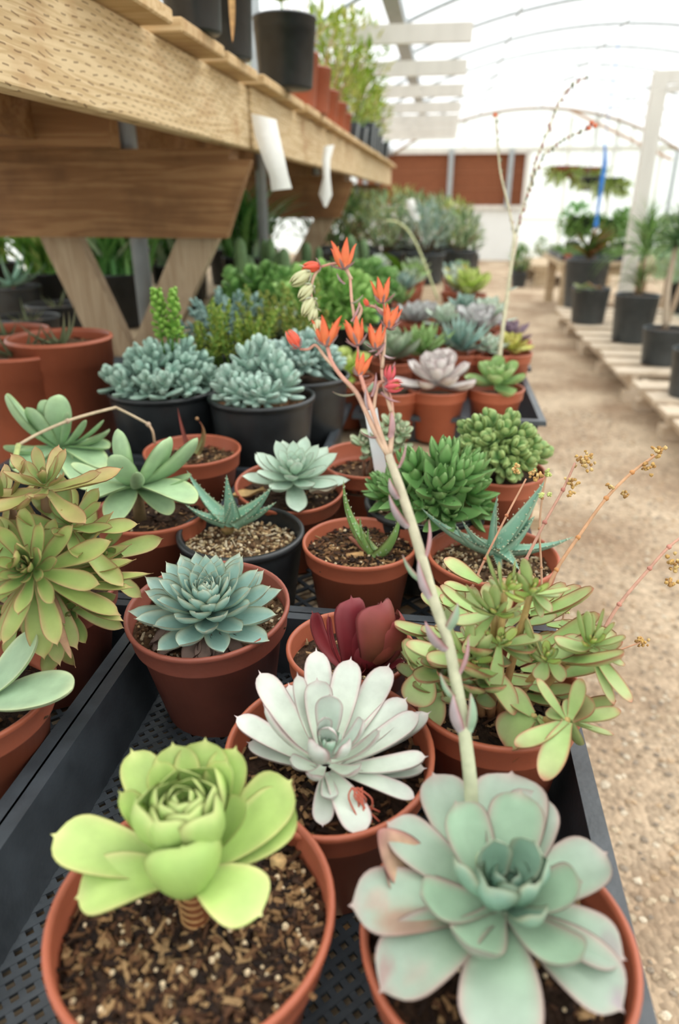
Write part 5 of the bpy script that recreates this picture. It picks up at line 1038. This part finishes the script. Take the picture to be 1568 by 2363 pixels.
# cacti in black pots behind the jades
for i, (x, y, k_) in enumerate([(575, 640, 3), (610, 636, 2), (655, 640, 3), (720, 610, 2), (800, 622, 3), (830, 600, 2)]):
    c = P(x, y, TABLE + .15); t = can('potted_cactus', ['columnar green cactus in a black pot behind the large jade', 'slim cactus in a black pot next to the second steel post', 'pair of short cacti in a black pot right of the second steel post', 'cactus in a black pot near the third steel post', 'cactus beside the foot of the second trestle', 'short cactus in a brick pot behind the top orange flower'][i], c, .09, .15, 'clay' if i == 5 else 'can', cat='potted cactus'); m = MB()
    for j in range(k_):
        h = rnd.uniform(.10, .2); q = c + V(rnd.uniform(-.04, .04), rnd.uniform(-.03, .03), -.02); r = rnd.uniform(.018, .028); kk = 24; v = []; H_ = [0, .2, .45, .7, .88, .97, 1]; W_ = [.8, .95, 1, .95, .75, .4, .02]
        for hh, ww in zip(H_, W_):
            for a in range(kk): rr_ = r * ww * (1 + .14 * math.cos(a * 2 * math.pi / kk * 8)); v.append(q + V(rr_ * math.cos(a * 2 * math.pi / kk), rr_ * math.sin(a * 2 * math.pi / kk), h * hh))
        m.add(v, [(a * kk + b, a * kk + (b + 1) % kk, (a + 1) * kk + (b + 1) % kk, (a + 1) * kk + b) for a in range(6) for b in range(kk)], C(104, 136, 88) * rnd.uniform(.8, 1.1))
    m.build('cactus_body', CACT, t)
# ------------------------------------------------------------------ on the upper bench
ZB = .277
def bench_pot(x, y, R, H, style, lab, m_=None, name='nursery_pot', cat='pot', grp='pots on the upper bench'): return can(name, lab, V(x, y, ZB + H), R, H, style, cat=cat, group=grp, m_=m_)
b0 = P(520, 128, ZB); bench_pot(*(P(534, 124, ZB) + V(-.03, .07, 0))[:2], .066, .26, 'can', 'tall black nursery pot left of the round-rimmed black pot on the bench', name='nursery_can')
bench_pot(*(P(438, 62, ZB) + V(-.012, .06, 0))[:2], .060, .24, 'can', 'big black nursery pot cut by the top edge of the picture', name='nursery_can')
m = MB(); leaf(m, D(533, -60, 1.38), D(537, 100, 1.36), wpx(17, 1.37), LANCE, C(206, 166, 110), C(176, 130, 80), cup=.35, thick=.1, nu=12, nv=6, wave=.05, az=-1.5); tag(m.build('dry_leaf_blade', MATS['dry_leaf'], None), 'long tan dried leaf hanging down in front of the tall black nursery pot', 'leaf')
c3 = P(652, 200, ZB) + V(0, .05, 0); RR3 = .0865; t = bench_pot(c3[0], c3[1], RR3, .165, 'can', 'round black pot with a small yellow-green seedling near the bench edge', name='potted_seedling', cat='potted plant'); m = MB(); q = V(c3[0], c3[1], ZB + .15)
tube(m, [q, q + V(-.01, 0, .06)], .003, C(150, 170, 90), 6)
for a, e, L in ((.2, 30, .06), (2.8, 60, .05), (1.2, 70, .07), (-1, 35, .05), (3.6, 30, .05)): leaf(m, q + V(-.01, 0, .05), q + V(-.01 + L * math.cos(a) * math.cos(R_(e)), L * math.sin(a) * math.cos(R_(e)), .05 + L * math.sin(R_(e))), .03, ROUND, C(190, 206, 96), C(206, 214, 120), nu=8, nv=4)
m.build('foliage', GREEN, t)
for i, (x, y, R, H, lab) in enumerate([(-.52, 2.62, .085, .155, 'tall orange pot directly right of the seedling pot'), (-.50, 2.80, .08, .14, 'second orange pot behind the seedling pot'), (-.555, 3.03, .09, .13, 'widest low orange pot in the bench row'), (-.55, 3.32, .085, .135, 'orange pot right behind the widest one'), (-.55, 3.62, .08, .125, 'fourth orange pot of the bench row'), (-.56, 3.9, .075, .11, 'small orange pot before the dark square pots'), (-.70, 4.25, .075, .12, 'orange pot standing inward behind the dark square pots')]):
    t = bench_pot(x, y, R, H, 'can', lab, TERRA, name='orange_pot'); m = MB()
    for j in range(5): a = rnd.uniform(0, 6.28); b = V(x, y, ZB + H - .02); tube(m, [b, b + V(.03 * math.cos(a), .03 * math.sin(a), rnd.uniform(.06, .13)), b + V(.07 * math.cos(a + .4), .07 * math.sin(a + .4), rnd.uniform(.12, .24))], .0016, C(170, 126, 90), 5)
    m.build('twig', STEM, t)
def square_pot(x, y, s, H, lab):
    t = thing('square_pot', lab, 'pot', (x, y, ZB), 'dark square pots'); m = MB(); a = s / 2; b = a * .8
    v = [(sx * r, sy * r, z) for r, z in ((b, 0), (a * .96, H - .02), (a, H - .02), (a, H), (a - .004, H), (b * .97, .01)) for sx, sy in ((-1, -1), (1, -1), (1, 1), (-1, 1))]
    m.add(np.array(v) + V(x, y, ZB), [(3, 2, 1, 0)] + [(i * 4 + j, i * 4 + (j + 1) % 4, i * 4 + 4 + (j + 1) % 4, i * 4 + 4 + j) for i in range(5) for j in range(4)] + [(20, 21, 22, 23)], WHITE); m.build('pot', TRAYM, t, smooth=False)
    m = MB(); box(m, (x - a * .9, y - a * .9, ZB + H - .03), (x + a * .9, y + a * .9, ZB + H - .015), C(90, 74, 56)); m.build('soil', SOIL, t)
    m = MB(); small_aloe(m, V(x, y, ZB + H - .02), 10, .09, .02, C(150, 180, 110)); m.build('foliage', LEAF, t)
for x, y, s, H, lab in [(-.54, 4.2, .11, .095, 'nearest dark square pot on the bench after the orange pots'), (-.53, 4.5, .115, .10, 'second dark square pot on the bench after the orange pots'), (-.53, 4.95, .12, .16, 'tall dark square pot beneath the yellow-green shrub'), (-.54, 5.35, .12, .17, 'dark square pot near the end of the bench'), (-.55, 5.8, .12, .15, 'dark square pot second from the end of the bench'), (-.54, 6.3, .12, .14, 'last dark square pot at the end of the bench')]: square_pot(x, y, s, H, lab)
SL = [C(206, 216, 120), C(222, 224, 160), C(176, 200, 90), C(190, 206, 104)]
for x, y, r, h, n, cols, lab in [(-.72, 4.55, .22, .50, 330, SL, 'airy yellow-green shrub on the bench, nearest of the shrubs'), (-.62, 5.0, .24, .58, 420, [C(170, 202, 80), C(196, 214, 110), C(222, 222, 150)], 'tallest bright yellow-green shrub on the bench'), (-.66, 5.6, .2, .40, 260, SL, 'pale yellow-green shrub behind the tallest one on the bench'), (-.85, 4.0, .18, .32, 200, SG, 'grey-green shrub left of the yellow-green shrubs on the bench'), (-.62, 6.3, .16, .3, 160, SY, 'small yellow shrub at the very end of the bench')]:
    shrub(V(x, y, ZB + .15), r, h, n, cols, .026, .075, lab, R=.09, H=.148, group='shrubs on the upper bench')
# ------------------------------------------------------------------ right side of the path
def big_pot(px, py, zb, R, H, lab, name='potted_shrub', nm2=None, style='can', off=0):
    c0 = P(px, py, zb) + V(0, R * .84 + off, 0); c = V(c0[0], c0[1], zb + H); return can(name, lab, c, R, H, style, m_=HAZED, cat='potted plant', group='black pots right of the path', k=40), c
ZP = -.999
t, c = big_pot(1362, 750, ZP, .165, .30, 'front low black pot with trailing pink-green leaves on the far pallet', off=0); m = MB()
for i in range(26): a = rnd.uniform(2.2, 5.0); b = c + V(rnd.uniform(-.1, .1), rnd.uniform(-.1, .1), 0); leaf(m, b, b + V(.10 * math.cos(a), .10 * math.sin(a), rnd.uniform(-.04, .05)), .03, ROUND, rnd.choice([C(206, 170, 140), C(196, 206, 160), C(170, 190, 150)]), nu=5, nv=3)
m.build('foliage', GREEN, t)
t, c = big_pot(1362, 722, ZP, .22, .46, 'large black pot with a bronze bromeliad, behind the low black pot', off=.25); m = MB(); 
for i in range(34): a = rnd.uniform(0, 6.28); e = R_(rnd.uniform(10, 80)); L = rnd.uniform(.25, .42); leaf(m, c, c + L * V(math.cos(a) * math.cos(e), math.sin(a) * math.cos(e), math.sin(e)), .05, LANCE, rnd.choice([C(176, 160, 90), C(110, 136, 76), C(150, 110, 70), C(96, 124, 70)]), bend=.12, nu=7, nv=3)
m.build('foliage', GREEN, t)
t, c = big_pot(1465, 795, ZP, .165, .35, 'black pot of the slim ponytail palm, right beside the white post'); m = MB(); tube(m, [c, c + V(.0, 0, .28)], [.03, .014], C(150, 126, 100), 8); m.build('stem', STEM, t); m = MB()
for i in range(130):
    a = rnd.uniform(0, 6.28); e = R_(rnd.uniform(-30, 85)); L = rnd.uniform(.3, .5); b = c + V(0, 0, .27); leaf(m, b, b + L * V(math.cos(a) * math.cos(e), math.sin(a) * math.cos(e), math.sin(e)), .012, GRASS, rnd.choice([C(136, 184, 112), C(166, 200, 132), C(186, 212, 156)]), bend=.22, nu=6, nv=2)
for i in range(46):
    a = rnd.uniform(2.4, 5.6); L = .25; b = c + V(0, 0, .04); leaf(m, b, b + V(.22 * math.cos(a), .22 * math.sin(a), rnd.uniform(-.05, .2)), .008, GRASS, C(150, 176, 116), bend=.3, nu=5, nv=2)
m.build('foliage', GREEN, t)
t, c = big_pot(1532, 848, ZP, .135, .235, 'smaller black pot with a bare-trunked yucca near the right edge'); m = MB(); tube(m, [c, c + V(-.03, 0, .25), c + V(-.02, .03, .5)], [.022, .016], C(186, 170, 150), 8); tube(m, [c, c + V(.05, 0, .3), c + V(.09, .02, .55)], [.018, .012], C(170, 150, 128), 8); m.build('stem', STEM, t); m = MB()
for (dx, dz) in ((-.02, .5), (.09, .55)):
    for i in range(60): a = rnd.uniform(0, 6.28); e = R_(rnd.uniform(-25, 85)); L = rnd.uniform(.2, .34); b = c + V(dx, 0, dz); leaf(m, b, b + L * V(math.cos(a) * math.cos(e), math.sin(a) * math.cos(e), math.sin(e)), .018, GRASS, rnd.choice([C(120, 160, 110), C(150, 184, 130), C(100, 140, 96)]), bend=.08, nu=5, nv=2)
m.build('foliage', GREEN, t)
t, c = big_pot(1606, 925, ZP, .13, .26, 'black pot cut off by the right edge of the picture'); m = MB(); grass(m, c, 40, .3, .016, SB, .05); m.build('foliage', GREEN, t)
for i, (x, y, r, h, cols, lab) in enumerate([(2.2, 6.0, .34, .72, [C(204, 226, 210), C(218, 234, 220), C(188, 214, 194)], 'feathery blue-green bush at the right behind the ponytail palm'), (2.15, 5.2, .3, .55, [C(204, 226, 206), C(184, 212, 178)], 'green bush at the right edge behind the yucca'), (2.3, 7.3, .3, .6, [C(196, 220, 186), C(210, 228, 196)], 'pale green bush behind the white post')]):  # leaf colours paled to carry the washed-out haze on this side
    t = can('potted_shrub', lab, V(x, y, ZP + .3), .17, .298, 'can', cat='potted plant', group='black pots right of the path'); m = MB(); grass(m, V(x, y, ZP + .3), 330, h, .016, cols, .32, droop=.25); m.build('foliage', GREEN, t)
# on the table and beyond
ZT2 = -.619
for x0 in (1.30, 1.75):
    for y0 in (8.4, 9.0):
        t = thing('seedling_tray', 'shallow tray of pale green seedlings on the weathered right-hand table', 'tray', (x0 + .2, y0 + .2, ZT2), 'seedling trays on the table'); m = MB(); box(m, (x0, y0, ZT2), (x0 + .4, y0 + .5, ZT2 + .06), bev=.004); m.build('tray_wall', TRAYM, t, smooth=False); m = MB()
        for i in range(120): q = V(x0 + rnd.uniform(.02, .38), y0 + rnd.uniform(.02, .48), ZT2 + .06); a = rnd.uniform(0, 6.28); leaf(m, q, q + V(.03 * math.cos(a), .03 * math.sin(a), rnd.uniform(.02, .08)), .02, ROUND, rnd.choice([C(176, 206, 140), C(196, 214, 160), C(150, 190, 120)]), nu=4, nv=2)
        m.build('foliage', GREEN, t)
for x, lab in ((1.36, 'left small orange pot at the front edge of the weathered table'), (1.60, 'right small orange pot at the front edge of the weathered table')): can('orange_pot', lab, V(x, 8.345, ZT2 + .072), .04, .072, 'clay', cat='pot', group='small orange pots on the table')
for x, y, r, h, cols, lab in [(1.62, 9.7, .24, .42, [C(140, 200, 120), C(176, 220, 150)], 'fluffy light green plant on the weathered table'), (2.2, 9.6, .26, .35, [C(150, 190, 130), C(170, 200, 140)], 'green plant at the back right of the weathered table'), (2.5, 8.9, .2, .3, SG, 'grey-green plant at the right end of the weathered table')]:
    shrub(V(x, y, ZT2 + .14), r, h, 260, cols, .03, .08, lab, R=.1, H=.138, group='plants on the weathered table')
for x, y, lab in [(1.15, 11.2, 'small dark green bush beside the low pale bench'), (1.25, 12.4, 'low green tuft behind the low pale bench'), (1.8, 14.0, 'bush against the far white wall')]: shrub(V(x, y, FLOOR + .2), .16, .34, 150, SD if y < 12 else SG, .03, .08, lab, R=.12, H=.198, group='plants by the low bench')
c = V(1.75, 7.9, FLOOR + .56); 
# hanging baskets
def basket(px, py, y, R, lab, cols, n=150, ll=.16, down=True, H=.12):
    q = PY(px, py, y); zr = ZC + math.sqrt((RR - .02) ** 2 - (q[0] - XC) ** 2); t = thing('hanging_basket', lab, 'hanging basket', (q[0], q[1], q[2] - H), 'hanging baskets'); m = MB()
    lathe(m, [(0, -H), (R * .7, -H), (R, -.01), (R * 1.03, 0), (R * .95, 0), (R * .9, -.02), (0, -.02)], q, 28); m.build('pot', TERRA2 if R > .15 else BLACK, t); m = MB()
    for a in (0, 2.1, 4.2): tube(m, [q + V(R * math.cos(a), R * math.sin(a), 0), q + V(0, 0, .35)], .002, C(90, 90, 90), 5)
    tube(m, [q + V(0, 0, .35), V(q[0], q[1], zr)], .003, C(120, 130, 130), 5); m.build('hanger', STEEL, t); m = MB()
    for i in range(n):
        a = rnd.uniform(0, 6.28); e = R_(rnd.uniform(-75, 40)) if down else R_(rnd.uniform(-20, 70)); b = q + V(R * .8 * math.cos(a), R * .8 * math.sin(a), -(rnd.uniform(.5, 1) if down and n < 200 else rnd.uniform(0, .8)) * H); l_ = ll * rnd.uniform(.5, 1.2); cc = rnd.choice(cols)
        leaf(m, b, b + l_ * V(math.cos(a) * math.cos(e), math.sin(a) * math.cos(e), math.sin(e)), .03, GRASS, cc, cc * 1.1, bend=.1, nu=4, nv=2)
    m.build('foliage', GREEN, t); return t
HG = [C(206, 220, 150), C(190, 208, 130), C(214, 222, 176)]
basket(1305, 383, 9.0, .16, 'left hanging basket of the dark pair, with pale drooping leaves', HG); basket(1360, 386, 9.2, .16, 'right hanging basket of the dark pair', HG)
basket(1412, 410, 8.6, .14, 'single hanging basket on the right of the pair, just beyond the blue rope', HG); basket(1368, 408, 8.3, .12, 'hanging basket tilted between the pair and the blue rope', HG, n=70, ll=.1)
basket(1348, 500, 8.9, .15, 'leafy green hanging basket, low and left of the blue rope', [C(140, 180, 96), C(160, 196, 110), C(120, 160, 84)], n=300, ll=.14, H=.2); basket(1408, 505, 9.1, .13, 'leafy green hanging basket, low and right of the blue rope', [C(140, 184, 110), C(160, 198, 122)], n=260, ll=.2, H=.22)
y_ = 8.0; pts = [PY(1396, 330, y_), PY(1397, 372, y_), PY(1390, 420, y_), PY(1380, 490, y_), PY(1376, 525, y_)]; t = thing('blue_strap', 'bright blue strap hanging between the baskets, white ball at its lower end', 'strap', pts[-1]); m = MB(); tube(m, [V(pts[0][0], y_, 1.4), pts[0] + V(0, 0, .05)], .004, WHITE, 6); tube(m, pts, [.008, .02, .022, .012, .026], WHITE, 8); m.build('strap', BLUE, t); m = MB(); blob(m, pts[-1] + V(0, 0, -.06), .06, C(236, 236, 236), jit=.1); m.build('ball', LABEL, t)
# the withered branching stems above the bench edge are left to the pots' own twigs
